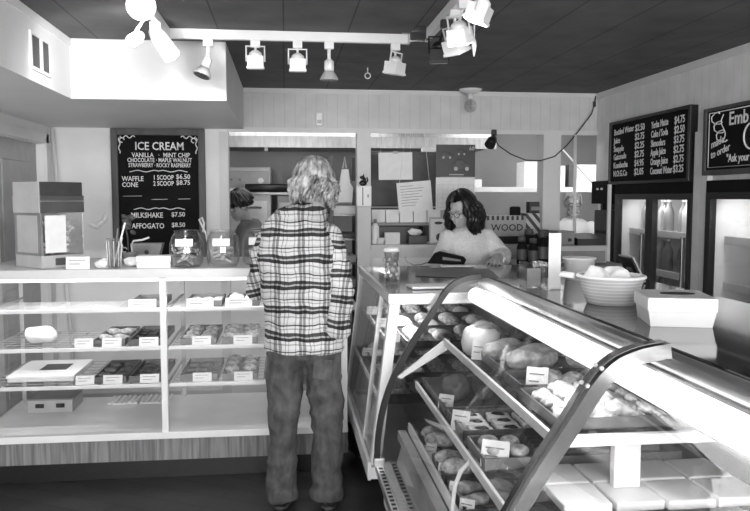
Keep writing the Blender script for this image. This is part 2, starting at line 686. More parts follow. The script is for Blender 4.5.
# vent grille in the side of the soffit, seen at top left
t = thing('vent_grille', 'dark two-pane vent grille in the side of the white soffit', 'vent', (-1.125, 3.745, 2.19))
part('frame', MB().box(-1.125, -1.115, 3.60, 3.615, 2.175, 2.345).box(-1.125, -1.115, 3.875, 3.89, 2.175, 2.345).box(-1.125, -1.115, 3.615, 3.875, 2.175, 2.19)
     .box(-1.125, -1.115, 3.615, 3.875, 2.33, 2.345).box(-1.125, -1.115, 3.735, 3.765, 2.19, 2.33), 'soffit', t)
for a, b in ((3.615, 3.735), (3.765, 3.875)):
    part('pane', MB().box(-1.127, -1.121, a, b, 2.19, 2.33), 'black', t)

# leaning pole in the corner behind the candy machine
solo('leaning_pole', MB().cyl((-1.56, 5.82, 0), (-1.715, 5.95, 2.12), .014, .014, 10), 'trimw', 'thin white pole leaning in the corner behind the candy machine', 'pole', (-1.56, 5.82, 0))
mb = MB()
mb.ell((-1.40, 5.972, 1.40), (.05, .012, .018), Matrix.Rotation(radians(-35), 3, 'Y'))
mb.ell((-1.44, 5.975, 1.385), (.045, .012, .016), Matrix.Rotation(radians(25), 3, 'Y'))
mb.ell((-1.36, 5.972, 1.44), (.018, .012, .035), Matrix.Rotation(radians(20), 3, 'Y'))
mb.box(-1.42, -1.39, 5.98, 6.0, 1.39, 1.41)
solo('wall_ornament', mb, 'whitem', 'small white bird ornament on the wall left of the ice cream chalkboard', 'ornament', (-1.40, 6.0, 1.36))

# ------------------------------------------------------------------ ice cream chalkboard
t = thing('chalkboard', 'tall dark-framed chalkboard headed ICE CREAM on the back wall', 'chalkboard', (-.955, 5.99, 1.12))
bx0, bx1, bz0, bz1 = -1.30, -.605, 1.115, 2.12
part('slate', MB().box(bx0 + .04, bx1 - .04, 5.965, 5.995, bz0 + .04, bz1 - .04), 'chalkboard', t)
part('frame', MB().box(bx0, bx0 + .05, 5.95, 6.0, bz0, bz1, .006).box(bx1 - .05, bx1, 5.95, 6.0, bz0, bz1, .006)
     .box(bx0 + .05, bx1 - .05, 5.95, 6.0, bz0, bz0 + .05, .006).box(bx0 + .05, bx1 - .05, 5.95, 6.0, bz1 - .05, bz1, .006), 'boardframe', t)
fy = 5.963
X_, Z_ = (1, 0, 0), (0, 0, 1)


def chalk1(body, px, pz, size, align='CENTER', sx=1.0):
    part('lettering', MB().text(body, size, (px, fy, pz), X_, Z_, align, .001, sx), 'chalk', t)


bc = (bx0 + bx1) / 2
chalk1('ICE CREAM', bc + .01, 1.96, .085, sx=.86)
chalk1('VANILLA', bc - .115, 1.905, .048, sx=.85)
chalk1('·', bc + .005, 1.905, .048, sx=.85)
chalk1('MINT CHIP', bc + .135, 1.905, .048, sx=.85)
chalk1('CHOCOLATE · MAPLE WALNUT', bc + .01, 1.868, .045, sx=.74)
chalk1('STRAWBERRY · ROCKY RASPBERRY', bc + .01, 1.830, .043, sx=.68)
chalk1('WAFFLE', bx0 + .075, 1.725, .052, 'LEFT', .85)
chalk1('CONE', bx0 + .075, 1.680, .050, 'LEFT', .85)
chalk1('1 SCOOP', bx0 + .305, 1.735, .050, 'LEFT', .75)
chalk1('2 SCOOP', bx0 + .305, 1.690, .050, 'LEFT', .75)
chalk1('$6.50', bx0 + .475, 1.742, .050, 'LEFT', .95)
chalk1('$8.75', bx0 + .475, 1.697, .050, 'LEFT', .95)
chalk1('MILKSHAKE', bx0 + .135, 1.447, .056, 'LEFT', .82)
chalk1('$7.50', bx0 + .435, 1.455, .048, 'LEFT', .95)
chalk1('AFFOGATO', bx0 + .14, 1.365, .056, 'LEFT', .82)
chalk1('$8.50', bx0 + .435, 1.375, .048, 'LEFT', .95)


def chalkline(pts, r=.0035):
    return MB().tube([Vector((a, fy, b)) for a, b in pts], r, 6)


for cz, hw in ((1.800, .215), (1.515, .19)):
    for sg in (-1, 1):
        part('flourish', chalkline([(bc + sg * (hw * k / 12), cz + .006 * sin(k * .9)) for k in range(13)]), 'chalk', t)
part('rule', chalkline([(bx0 + .08, 1.61), (bx0 + .22, 1.612)], .0015), 'chalk', t)
part('rule', chalkline([(bx0 + .29, 1.585), (bx0 + .41, 1.587)], .0018), 'chalk', t)
part('rule', chalkline([(bx0 + .49, 1.588), (bx0 + .58, 1.59)], .0018), 'chalk', t)
for sx in (-1, 1):
    for sz in (-1, 1):
        ex, ez = bc + sx * .285, (bz0 + bz1) / 2 + sz * .435
        if sz < 0 and sx > 0:
            continue
        a = [(ex - sx * (.115 - .010 * k), ez + sz * (.004 + .010 * sin(k * 1.2))) for k in range(12)]
        b = [(ex + sx * .006 * sin(k * 1.2), ez - sz * (.012 * k)) for k in range(11)]
        c = [(ex - sx * .02 + .018 * cos(q * .7), ez - sz * .02 + .018 * sin(q * .7)) for q in range(8)]
        for pts in (a, b, c):
            part('scroll', chalkline(pts, .0045), 'chalk', t)

# ------------------------------------------------------------------ price boards over the coolers
YM, ZU = (0, -1, 0), (0, 0, 1)
t = thing('menu_board', 'thick black menu board of drink prices above the double cooler', 'menu board', (2.53, 4.95, 1.72))
part('panel', MB().box(2.44, 2.48, 4.40, 5.60, 1.72, 2.15, .004), 'chalkboard', t)
part('frame', MB().box(2.425, 2.48, 4.37, 4.40, 1.70, 2.17, .004).box(2.425, 2.48, 5.60, 5.63, 1.70, 2.17, .004)
     .box(2.425, 2.48, 4.40, 5.60, 1.70, 1.72).box(2.425, 2.48, 4.40, 5.60, 2.15, 2.17), 'black', t)
t.location = (2.58, 5.003, 1.72)
t.scale = (1, .937, 1)


def menu(body, y, z, size, xx=2.4385, sh=0.0, sx=1.0):
    part('lettering', MB().text(body, size, (xx, y, z), (0, -1, sh), ZU, 'LEFT', .001, sx), 'chalk', t)


rows = [('Bottled Water', '$2.50', 'Yerba Matte', '$4.75'), ('Juice', '$2.75', 'Coke / Soda', '$2.50'), ('Snapple', '$2.25', 'Shmoolers', '$3.75'),
        ('Gatorade', '$2.75', 'Apple Juice', '$2.75'), ('Kombucha', '$4.95', 'Orange Juice', '$2.75'), ('N.O.G.Co', '$2.05', 'Coconut Water', '$3.25')]
for i, (a, b, c, d) in enumerate(rows):
    z = 2.068 - .062 * i
    menu(a, 5.56, z, .062, sh=.03 - .01 * (i % 3), sx=.95)
    menu(b, 5.19, z + .004, .066, sx=1.05)
    menu(c, 4.93, z, .066, sh=.03 - .012 * (i % 3), sx=.74)
    menu(d, 4.60, z + .004, .068, sx=.92)

t = thing('menu_board', 'black chalkboard reading made to order with curly flourish, right of white pillar', 'menu board', (2.53, 3.85, 1.74))
part('panel', MB().box(2.48, 2.53, 3.30, 4.30, 1.76, 2.10), 'chalkboard', t)
part('frame', MB().box(2.47, 2.53, 4.27, 4.30, 1.73, 2.12, .004).box(2.47, 2.53, 3.30, 4.27, 1.73, 1.76, .004).box(2.47, 2.53, 3.30, 4.27, 2.10, 2.12, .004), 'boardframe', t)
part('border_line', MB().tube([(2.477, 4.245, 1.775), (2.477, 4.245, 2.09), (2.477, 3.4, 2.09)], .003, 6).tube([(2.477, 4.245, 1.775), (2.477, 3.4, 1.775)], .002, 6), 'chalk', t)
menu('Emb', 4.05, 2.005, .105, 2.478)
menu('made', 4.22, 1.885, .062, 2.478, .22)
menu('to order', 4.22, 1.825, .062, 2.478, .22, .9)
menu('"Ask your', 4.06, 1.80, .062, 2.478, 0, .85)
part('flourish', MB().tube([(2.477, 4.19 - .05 * cos(k * .9) - .004 * k, 2.08 - .0075 * k + .02 * sin(k * .9)) for k in range(22)], .0035, 6), 'chalk', t)
part('flourish', MB().tube([(2.477, 4.10 + .022 * sin(k * .5), 2.07 - .012 * k) for k in range(14)], .003, 6), 'chalk', t)
part('flourish', MB().tube([(2.477, 3.90 - .07 * (1 - cos(q)), 1.93 + .07 * sin(q)) for q in [(-1.5 + .3 * k) for k in range(11)]], .005, 6), 'chalk', t)

# ------------------------------------------------------------------ coolers set into the right wall
def cooler(name_label, y0, y1, ztop, ndoor, hdr, seed):
    t = thing('drinks_cooler', name_label, 'cooler', (2.52, (y0 + y1) / 2, 0))
    part('cabinet', MB().box(3.10, 3.14, y0, y1, 0, ztop).box(2.54, 3.14, y0, y0 + .02, 0, ztop).box(2.54, 3.14, y1 - .02, y1, 0, ztop)
         .box(2.54, 3.14, y0, y1, ztop - .02, ztop).box(2.54, 3.14, y0, y1, 0, .35), 'white', t)
    part('header_panel', MB().box(2.49, 2.54, y0, y1, ztop - hdr, ztop, .004), 'blackm', t)
    part('kick_panel', MB().box(2.50, 2.54, y0, y1, 0, .35, .004), 'black', t)
    for zz in (.62, .80, 1.06, 1.335):
        s = part('shelf', MB().box(2.62, 3.08, y0 + .03, y1 - .03, zz, zz + .014), 'white', t)
        part('shelf_edge', MB().box(2.60, 2.62, y0 + .03, y1 - .03, zz - .01, zz + .035), 'trimw', s)
    w = (y1 - y0) / ndoor
    for k in range(ndoor):
        a, b = y0 + k * w, y0 + (k + 1) * w
        d = part('door', MB().box(2.49, 2.53, a, a + .05, .35, ztop - hdr).box(2.49, 2.53, b - .05, b, .35, ztop - hdr)
                 .box(2.49, 2.53, a + .05, b - .05, .35, .41).box(2.49, 2.53, a + .05, b - .05, ztop - hdr - .04, ztop - hdr), 'black', t)
        part('pane', MB().box(2.506, 2.512, a + .05, b - .05, .41, ztop - hdr - .04), 'glass', d)
        part('handle', MB().box(2.465, 2.49, a + .055, a + .075, .9, 1.35, .005), 'dsteel', d)
    part('lamp', MB().box(2.57, 2.60, y0 + .022, y0 + .045, .4, ztop - hdr - .05), 'tube', t)
    area_light('cooler_light', (2.58, (y0 + y1) / 2, ztop - hdr - .05), (0, radians(-40), 0), .04, (y1 - y0) * .8, .7 * (y1 - y0))
    return t


cooler('double-door black drinks cooler under the thick black menu board', 4.44, 5.54, 1.70, 2, .075, 1)
cooler('black framed glass cooler right of the white pillar, cut by photo edge', 3.20, 4.28, 1.70, 1, .07, 2)


def bottle(label, loc, r, h, mat, group):
    m = MB().lathe(loc, [(r * .9, 0), (r, .01), (r, h * .55), (r * .92, h * .66), (r * .42, h * .84), (r * .40, h * .93)], 14)
    t = thing('bottle', label, 'bottle', loc, group)
    part('glass_body', m, mat, t)
    part('cap', MB().cyl(Vector(loc) + Vector((0, 0, h * .93)), Vector(loc) + Vector((0, 0, h)), r * .46, None, 12), 'white', t)
    return t


bm_ = ['lgrey', 'clear', 'mgrey']
protos = [bottle('', (0, 0, 0), .036, .235, m, '') for m in ('clear', 'lgrey', 'mgrey')]
used = [False] * 3
shelf_word = {1.335: 'upper', 1.06: 'middle', .80: 'lower'}
for zz in (1.335, 1.06, .80):
    for di, (ya, yb) in enumerate(((4.52, 4.92), (5.07, 5.47))):
        for k in range(5):
            q = (k + int(zz * 10) + di) % 3
            loc = (2.68 + .03 * ((k * 7) % 3), ya + (yb - ya) * k / 4, zz + .0145)
            lab = f"{['clear', 'pale', 'dark'][q]} drink bottle, {ORD[4 - k]} from left on the {shelf_word[zz]} shelf behind the {['right', 'left'][di]} cooler door"
            if not used[q]:
                used[q] = True
                protos[q].location = loc
                protos[q]['label'] = lab
                protos[q]['group'] = 'bottles in the double cooler'
            else:
                dup(protos[q], loc, lab, 'bottles in the double cooler')
for i, (yy, zz) in enumerate(((4.60, 1.09), (4.60, 1.36))):
    m = MB()
    for k in range(4):
        m.tube([(2.635, yy + .20 * k / 3 - .1, zz - .012), (2.655, yy + .20 * k / 3 - .1, zz + .085)], .004, 6)
    m.tube([(2.655, yy - .1, zz + .085), (2.655, yy + .1, zz + .085)], .005, 6).tube([(2.635, yy - .1, zz - .010), (2.635, yy + .1, zz - .010)], .005, 6)
    solo('bottle_rack', m, 'white', f"white wire bottle rack on the {['middle', 'upper'][i]} shelf of the double cooler", 'rack', (2.64, yy, zz - .014))

# ------------------------------------------------------------------ left display case
LX0, LX1, LY0, LY1 = -1.70, .345, 4.25, 5.08
t = thing('display_case', 'long straight glass pastry case on the left with white wire shelves', 'display case', ((LX0 + LX1) / 2, 4.66, 0))
part('plinth', MB().box(LX0 + .03, LX1 - .03, LY0 + .12, LY1, 0, .135), 'black', t)
part('skirt_panel', MB().box(LX0, LX1, LY0 + .015, LY0 + .04, .135, .27).box(LX0, LX0 + .02, LY0 + .04, LY1, .135, .27).box(LX1 - .02, LX1, LY0 + .04, LY1, .135, .27), 'laminate', t)
part('deck', MB().box(LX0, LX1, LY0 + .005, LY1, .27, .295, .003), 'deck', t)
part('front_rail', MB().box(LX0, LX1, LY0 - .01, LY0 + .03, .262, .300, .004), 'white', t)
part('top', MB().box(LX0, LX1, LY0 - .005, LY1, 1.16, 1.21, .004), 'slabtop', t)
for x, w in ((-.672, .035), (LX1 - .018, .034), (LX0 + .02, .03)):
    part('post', MB().box(x - w / 2, x + w / 2, LY0, LY0 + .035, .298, 1.16, .003), 'white', t)
for x in (-.672, LX1 - .018, LX0 + .02):
    part('rear_post', MB().box(x - .013, x + .013, LY1 - .03, LY1 - .004, .295, 1.16), 'lgrey', t)
for a, b in ((LX0 + .04, -.69), (-.655, LX1 - .036)):
    part('glass_pane', MB().box(a, b, LY0 + .012, LY0 + .017, .30, 1.16), 'glass', t)
for x in (LX0 + .004, LX1 - .010):
    part('end_glass', MB().box(x, x + .005, LY0 + .04, LY1 - .03, .295, 1.16), 'glass', t)
part('lamp_tube', MB().cyl((LX0 + .08, 4.325, 1.148), (LX1 - .08, 4.325, 1.148), .012, None, 10), 'tube', t)
SH = [(.985, 4.30, 4.66), (.770, 4.30, 4.88), (.560, 4.30, 4.96)]
for z, ya, yb in SH:
    m = MB()
    for a, b in ((LX0 + .05, -.70), (-.645, LX1 - .05)):
        for k in range(9):
            y = ya + (yb - ya) * k / 8
            m.tube([(a, y, z - .004), (b, y, z - .004)], .0022, 5)
        n = int((b - a) / .085)
        for k in range(n + 1):
            x = a + (b - a) * k / n
            m.tube([(x, ya, z - .009), (x, yb, z - .009)], .0022, 5)
    s = part('wire_shelf', m, 'lgrey', t)
    part('shelf_rail', MB().box(LX0 + .04, -.695, ya - .012, ya - .002, z - .016, z + .004, .002).box(-.65, LX1 - .045, ya - .012, ya - .002, z - .016, z + .004, .002), 'white', s)
    m = MB()
    for x in (LX0 + .05, -.672, LX1 - .05):
        m.box(x - .006, x + .006, ya, LY1 - .02, z - .022, z - .012)
    part('shelf_bracket', m, 'lgrey', s)


# ------------------------------------------------------------------ pastries, trays and price cards
def pastry(kind, seed=0):
    m = MB()
    if kind == 'cookie':
        m.ell((0, 0, .011), (.036, .036, .013), sub=3)
        m.wobble(.004, 45, seed)
    elif kind == 'roll':
        m.ell((0, 0, .033), (.062, .040, .036), sub=3)
        m.wobble(.007, 18, seed)
    elif kind == 'loaf':
        m.ell((0, 0, .038), (.115, .056, .044), sub=4)
        m.wobble(.016, 15, seed)
        m.wobble(.005, 45, seed)
    elif kind == 'scone':
        m.ell((0, 0, .020), (.046, .034, .022), sub=3)
        m.wobble(.010, 32, seed)
    elif kind == 'croissant':
        pts, rad = [], []
        for k in range(13):
            a = -1.25 + 2.5 * k / 12
            pts.append((.055 * sin(a), .03 - .045 * cos(a), .026))
            e = 1 - abs(k - 6) / 6.5
            rad.append(.006 + .022 * e ** .7 + (.002 if k % 2 else -.001))
        m.loft(pts, rad, 12)
    elif kind == 'bar':
        m.box(-.036, .036, -.026, .026, 0, .028, .006)
        m.wobble(.002, 40, seed)
    elif kind == 'muffin':
        m.lathe((0, 0, 0), [(.024, 0), (.033, .035), (.034, .038)], 16)
        m.ell((0, 0, .042), (.041, .041, .024), sub=3)
    for v in m.bm.verts:
        if v.co.z < 0:
            v.co.z = 0
    return m


PROTO = {}


def place(kind, mat, loc, label, cat, group, rz=0.0, sc=1.0):
    """first of a kind is built, the rest share its mesh"""
    key = (kind, mat)
    nm = {'cookie': 'cookie', 'roll': 'bread_roll', 'loaf': 'bread_loaf', 'scone': 'scone', 'croissant': 'croissant', 'bar': 'cake_bar', 'muffin': 'muffin'}[kind]
    if key not in PROTO:
        me = pastry(kind, len(PROTO)).mesh(nm, mat)
        PROTO[key] = me
    o = bpy.data.objects.new(nm, PROTO[key])
    o.location = loc
    o.rotation_euler = (0, 0, rz)
    o.scale = (sc, sc, sc)
    COL.objects.link(o)
    return tag(o, label, cat, group)


def tray(cx, cy, z, w, d, label, group, mat='tray', h=.036):
    m = MB()
    m.box(cx - w / 2, cx + w / 2, cy - d / 2, cy + d / 2, z, z + .004)
    for a in (0, 1):
        x = cx - w / 2 if a == 0 else cx + w / 2 - .006
        m.box(x, x + .006, cy - d / 2, cy + d / 2, z, z + h)
        y = cy - d / 2 if a == 0 else cy + d / 2 - .006
        m.box(cx - w / 2, cx + w / 2, y, y + .006, z, z + h)
    return solo('tray', m, mat, label, 'tray', (cx, cy, z), group)


def card(x, y, z, w, h, label, group, tilt=14, rz=0.0, lines=2, holder=True):
    t = thing('price_card', label, 'price card', (x, y, z), group)
    t.rotation_euler = (0, 0, rz)
    R = Matrix.Rotation(radians(-tilt), 3, 'X')
    m = MB().box(-w / 2, w / 2, -.0012, .0012, 0, h)
    m2 = MB()
    for k in range(lines):
        m2.box(-w * .36, w * (.1 + .22 * ((k + 1) % 2)), -.0022, -.0012, h * (.68 - .3 * k), h * (.74 - .3 * k))
    for mm in (m, m2):
        for v in mm.bm.verts:
            v.co = R @ v.co + Vector((x, y, z))
    part('card', m, 'paper', t)
    part('print', m2, 'mgrey', t)
    return t


ZOFF = .001
trays = [  # shelf, x centre, width, kind, material, words, rows, columns
    (0, -.775, .185, 'bar', 'choc', 'dark cake bar', 3, 3, 'top-shelf tray left of middle post'),
    (0, -.46, .20, 'cookie', 'crustl', 'pale cookie', 3, 3, 'top-shelf tray just right of middle post'),
    (0, -.245, .19, 'scone', 'crustl', 'pale scone', 3, 2, 'top-shelf tray nearest standing man'),
    (1, -.985, .17, 'croissant', 'crust', 'brown croissant', 2, 2, 'middle-shelf tray second left of middle post'),
    (1, -.785, .19, 'bar', 'choc', 'dark brownie', 4, 3, 'middle-shelf tray left of middle post'),
    (1, -.495, .20, 'scone', 'crust', 'brown scone', 3, 2, 'middle-shelf tray just right of middle post'),
    (1, -.265, .20, 'croissant', 'crust', 'brown croissant', 3, 2, 'middle-shelf tray nearest standing man'),
    (2, -.985, .18, 'scone', 'crustd', 'dark scone', 3, 2, 'bottom-shelf tray second left of middle post'),
    (2, -.785, .19, 'cookie', 'crustd', 'dark cookie', 4, 2, 'bottom-shelf tray left of middle post'),
    (2, -.495, .21, 'bar', 'crustd', 'dark fruit bar', 3, 3, 'bottom-shelf tray just right of middle post'),
    (2, -.265, .20, 'muffin', 'crust', 'brown muffin', 3, 2, 'bottom-shelf tray left of standing man'),
    (2, -.035, .19, 'muffin', 'crustd', 'dark muffin', 3, 2, 'bottom-shelf tray partly behind standing man'),
    (2, .20, .19, 'roll', 'crustl', 'pale bread roll', 3, 1, 'bottom-shelf tray right of standing man'),
    (1, .20, .19, 'roll', 'crust', 'brown bread roll', 3, 1, 'middle-shelf tray right of standing man'),
]
for si, cx, w, kind, mat, word, nr, nc, where in trays:
    z, ya, yb = SH[si]
    d = min(.46, yb - ya - .05)
    cy = ya + .045 + d / 2
    tray(cx, cy, z, w, d, f'dark baking tray of {word}s, the {where}', 'baking trays in the left case')
    for r in range(nr):
        for c in range(nc):
            px = cx - w / 2 + w * (c + .5) / nc
            py = cy - d / 2 + .02 + (d - .04) * (r + .5) / nr
            col = ['left', 'right'][c] if nc == 2 else (['left', 'centre', 'right'][c] if nc == 3 else 'single')
            rw = ['front', 'second', 'third', 'back'][r] if r < nr - 1 or nr == 1 else 'back'
            place(kind, mat, (px, py, z + .0045), f'{word}, {rw} row {col}, in the {where}', kind if kind not in ('roll', 'bar') else ('bread roll' if kind == 'roll' else 'cake bar'),
                  f'{word}s in the {where}', random.uniform(-.4, .4) + (pi / 2 if kind == 'roll' else 0), min(1.0, (w / nc) / .098) if kind != 'cookie' else min(.95, (w / nc) / .078))
    if 'partly' in where:
        continue
    card(cx + (.02 if si else -.02), ya + .022, z + .001, .105 if si else .15, .05, f'white price card before the {where}', 'price cards in the left case')
card(-1.115, 4.322, .771, .10, .05, 'white price card on the middle wire shelf left of the trays', 'price cards in the left case')
card(-1.115, 4.322, .561, .10, .05, 'white price card on the bottom wire shelf beside the flat box', 'price cards in the left case')
t = thing('pastry_box', 'flat white lidded pastry box on the bottom shelf far left', 'box', (-1.36, 4.6, .5605))
part('box_base', MB().box(-1.56, -1.20, 4.42, 4.84, .561, .583, .004), 'white', t)
part('lid', MB().box(-1.565, -1.195, 4.415, 4.845, .583, .597, .004), 'whitem', t)
part('window_film', MB().box(-1.43, -1.28, 4.56, 4.72, .597, .5985), 'dgrey', t)
m = MB().ell((-1.40, 4.50, .815), (.085, .075, .045), sub=4)
m.wobble(.02, 14, 3)
for v in m.bm.verts:
    v.co.z = max(v.co.z, .774)
solo('plastic_bag', m, 'paper', 'crumpled white paper bag on the middle wire shelf far left', 'bag', (-1.40, 4.50, .771))
t = thing('storage_box', 'shallow grey plastic box on the deck of the left case', 'box', (-1.43, 4.85, .296))
m = MB().box(-1.56, -1.30, 4.74, 4.98, .296, .302)
for a, b, c, d in ((-1.56, -1.553, 4.74, 4.98), (-1.307, -1.30, 4.74, 4.98), (-1.553, -1.307, 4.74, 4.747), (-1.553, -1.307, 4.973, 4.98)):
    m.box(a, b, c, d, .302, .37)
part('box_body', m, 'lgrey', t)
part('lid', MB().box(-1.565, -1.295, 4.735, 4.985, .37, .38, .003), 'mgrey', t)
for x in (-1.49, -1.37):
    part('handle', MB().box(x - .025, x + .025, 4.734, 4.74, .325, .35), 'black', t)
for kx, lab in ((-1.03, 'left'), (-.83, 'right')):
    m = MB()
    for k in range(6):
        m.box(kx - .09 + .033 * k, kx - .075 + .033 * k, 4.86, 5.04, .300, .312)
    for k in range(5):
        m.box(kx - .09, kx + .09, 4.87 + .04 * k, 4.882 + .04 * k, .296, .304)
    solo('cooling_grid', m, 'white', f'{lab} of two white lattice cooling grids on the deck of the left case', 'grid', (kx, 4.95, .296), 'lattice grids')

# things standing on top of the left case
Zt = 1.211
R45 = Matrix.Rotation(radians(48), 3, 'Z')
c0 = Vector((-1.328, 4.49, 0))
t = thing('candy_machine', 'square countertop candy dispenser with glass front on the left case', 'dispenser', (c0.x, c0.y, Zt))


def rb(m, x0, x1, y0, y1, z0, z1, bev=0.0):
    n0 = set(m.bm.verts)
    m.box(x0, x1, y0, y1, z0, z1, bev)
    for v in m.bm.verts:
        if v not in n0:
            v.co = R45 @ v.co + c0
    return m


w = .130
part('base', rb(MB(), -w, w, -w, w, Zt, Zt + .07, .004), 'lgrey', t)
part('left_panel', rb(MB(), -w, -w + .012, -w, w, Zt + .07, Zt + .36), 'mgrey', t)
part('back_panel', rb(MB(), -w + .012, w, w - .012, w, Zt + .07, Zt + .36), 'lgrey', t)
part('glass_front', rb(MB(), -w + .012, w, -w, -w + .005, Zt + .07, Zt + .36), 'jar', t)
part('glass_side', rb(MB(), w - .005, w, -w + .005, w - .012, Zt + .07, Zt + .36), 'jar', t)
part('hopper', rb(MB(), -w, w + .006, -w - .006, w + .006, Zt + .305, Zt + .40, .003), 'dgrey', t)
part('left_band', rb(MB(), -w - .006, -w, -w, w, Zt + .305, Zt + .40), 'lgrey', t)
part('chrome_strip', rb(MB(), -w, w + .007, -w - .0075, -w - .006, Zt + .365, Zt + .372), 'alu', t)
part('label_panel', rb(MB(), -w + .025, w - .11, -w - .002, -w, Zt + .085, Zt + .29), 'paper', t)
part('top_box', rb(MB(), -w, w, -w, w, Zt + .40, Zt + .475, .003), 'dsteel', t)
part('left_top_cover', rb(MB(), -w - .003, -w, -w, w, Zt + .40, Zt + .475), 'lgrey', t)
part('chute', rb(MB(), -.05, .05, -w - .012, -w, Zt + .015, Zt + .055, .004), 'dgrey', t)
m = MB()
for k in range(150):
    a = Vector((random.uniform(-.10, .10), random.uniform(-.10, .10), Zt + .088 + .014 * (k // 12)))
    m.ell(R45 @ a + c0, .014, sub=2)
pp = part('candy_fill', m, 'cream', t, 'pale round candies heaped behind the glass')
part('left_inset', rb(MB(), -w - .003, -w, -w + .03, w - .03, Zt + .085, Zt + .29, .001), 'lgrey', t)
pp['kind'] = 'stuff'
card(-1.125, 4.285, Zt, .125, .068, 'white sign card leaning in front of the candy dispenser', 'counter signs', 8, lines=2)

t = thing('drinking_glass', 'clear ribbed glass holding straws on the left case', 'glass', (-.94, 4.33, Zt))
part('glass_wall', MB().lathe((-.94, 4.33, Zt), [(.032, 0), (.038, .16), (.040, .165), (.037, .165), (.030, .008)], 18), 'jar', t)
m = MB()
for k in range(9):
    a = k * 2 * pi / 9
    m.tube([(-.94 + .034 * cos(a), 4.33 + .034 * sin(a), Zt + .01), (-.94 + .041 * cos(a), 4.33 + .041 * sin(a), Zt + .15)], .0022, 5)
part('rib', m, 'white', t)
for k, (dx, dz, mt) in enumerate(((.062, .25, 'whitem'), (.02, .22, 'mgrey'))):
    solo('drinking_straw', MB().tube([(-.945 + .004 * k, 4.33, Zt + .012), (-.94 + dx, 4.33 + .01 * k, Zt + dz)], .005, 8), mt,
         f"{['white leaning', 'grey upright'][k]} drinking straw in the ribbed glass", 'straw', (-.945, 4.33, Zt + .012), 'straws in the ribbed glass')
t = thing('potted_flower', 'dark flower sprig in a small pot behind the ribbed glass', 'plant', (-.92, 4.62, Zt))
part('pot', MB().lathe((-.92, 4.62, Zt), [(.03, 0), (.04, .06), (.042, .065)], 16), 'mgrey', t)
part('stem', MB().tube([(-.92, 4.62, Zt + .06), (-.925, 4.62, Zt + .16), (-.94, 4.62, Zt + .24)], .004, 6), 'dgrey', t)
m = MB()
for k in range(26):
    a = Vector((-.93, 4.62, Zt + .25)) + Vector((random.gauss(0, .013), random.gauss(0, .012), random.gauss(0, .028)))
    m.ell(a, (.022, .016, .010), Matrix.Rotation(random.uniform(0, 3), 3, (random.random(), random.random(), .3)), 2)
part('bloom', m, 'dgrey', t)
for k, (x, y, rx, word) in enumerate(((-1.0, 4.30, .035, 'left'), (-.86, 4.42, .05, 'middle'), (-.79, 4.36, .045, 'right'))):
    m = MB().ell((x, y, Zt + .026), (rx, .035, .026), sub=4)
    m.wobble(.016, 28, k + 5)
    for v in m.bm.verts:
        v.co.z = max(v.co.z, Zt)
    solo('paper_napkin', m, 'paper', f"crumpled white napkin on the left case, {word} of the three around the ribbed glass", 'napkin', (x, y, Zt), 'crumpled napkins')
t = thing('card_box', 'low white card box in front of the chalkboard on the left case', 'box', (-.725, 4.34, Zt))
part('box_body', MB().box(-.815, -.635, 4.30, 4.40, Zt, Zt + .032, .002), 'whitem', t)
part('lid', MB().box(-.818, -.632, 4.297, 4.403, Zt + .034, Zt + .066, .002), 'paper', t)
m = MB().prism([(-.945, 4.92, Zt), (-.80, 4.92, Zt), (-.775, 4.92, Zt + .10), (-.97, 4.92, Zt + .10)], (0, .10, 0))
t = thing('snack_carton', 'tapered grey carton behind the white card box on the left case', 'carton', (-.87, 4.97, Zt))
part('carton_body', m, 'mgrey', t)
part('emblem', MB().cyl((-.87, 4.9195, Zt + .045), (-.87, 4.917, Zt + .045), .014, None, 14), 'black', t)
solo('scoop_handle', MB().tube([(-.93, 4.80, Zt + .008), (-.935, 4.78, Zt + .10), (-.92, 4.77, Zt + .125), (-.87, 4.78, Zt + .13), (-.83, 4.79, Zt + .145)], .006, 8), 'white', 'white curved ladle handle rising behind the crumpled napkins', 'ladle', (-.93, 4.80, Zt))


def biscuit_jar(x, y, label, first):
    t = thing('biscuit_jar', label, 'jar', (x, y, Zt), 'glass biscuit jars on the left case')
    part('glass_wall', MB().lathe((x, y, Zt), [(.075, 0), (.088, .02), (.097, .07), (.094, .13), (.080, .175), (.066, .195), (.064, .195), (.077, .173), (.091, .13), (.094, .07), (.085, .022), (.072, .006)], 28), 'jar', t)
    part('lid', MB().lathe((x, y, Zt + .196), [(.068, 0), (.070, .008), (.040, .014), (.012, .016)], 22), 'clear', t)
    part('label', MB().box(x - .050, x + .045, y - .091, y - .086, Zt + .118, Zt + .162, 0, Matrix.Rotation(radians(-22), 3, 'X')), 'paper', t)
    return t


for x, y, wh, n in ((-.552, 4.36, 'left', 12), (-.352, 4.37, 'middle', 12), (-.158, 4.475, 'right', 9)):
    biscuit_jar(x, y, f'round glass biscuit jar with white label, {wh} of three', False)
    for k in range(n):
        a = random.uniform(0, pi)
        zz = Zt + .018 + .0085 * k
        l = .055
        p0 = Vector((x - l * cos(a), y - l * sin(a), zz))
        p1 = Vector((x + l * cos(a), y + l * sin(a), zz + random.uniform(.004, .03)))
        pm = (p0 + p1) / 2 + Vector((0, 0, .012))
        o = solo('biscotti', MB().loft([p0, pm, p1], [(.006, .005), (.010, .008), (.006, .005)], 8), ['crustl', 'cream', 'crust'][k % 3],
                 f"long {['pale', 'white', 'brown'][k % 3]} biscotti in the {wh} glass jar, {ORD[k] if k < 10 else ('eleventh' if k == 10 else 'twelfth')} layer up", 'biscotti', tuple(p0), f'biscotti in the {wh} jar')
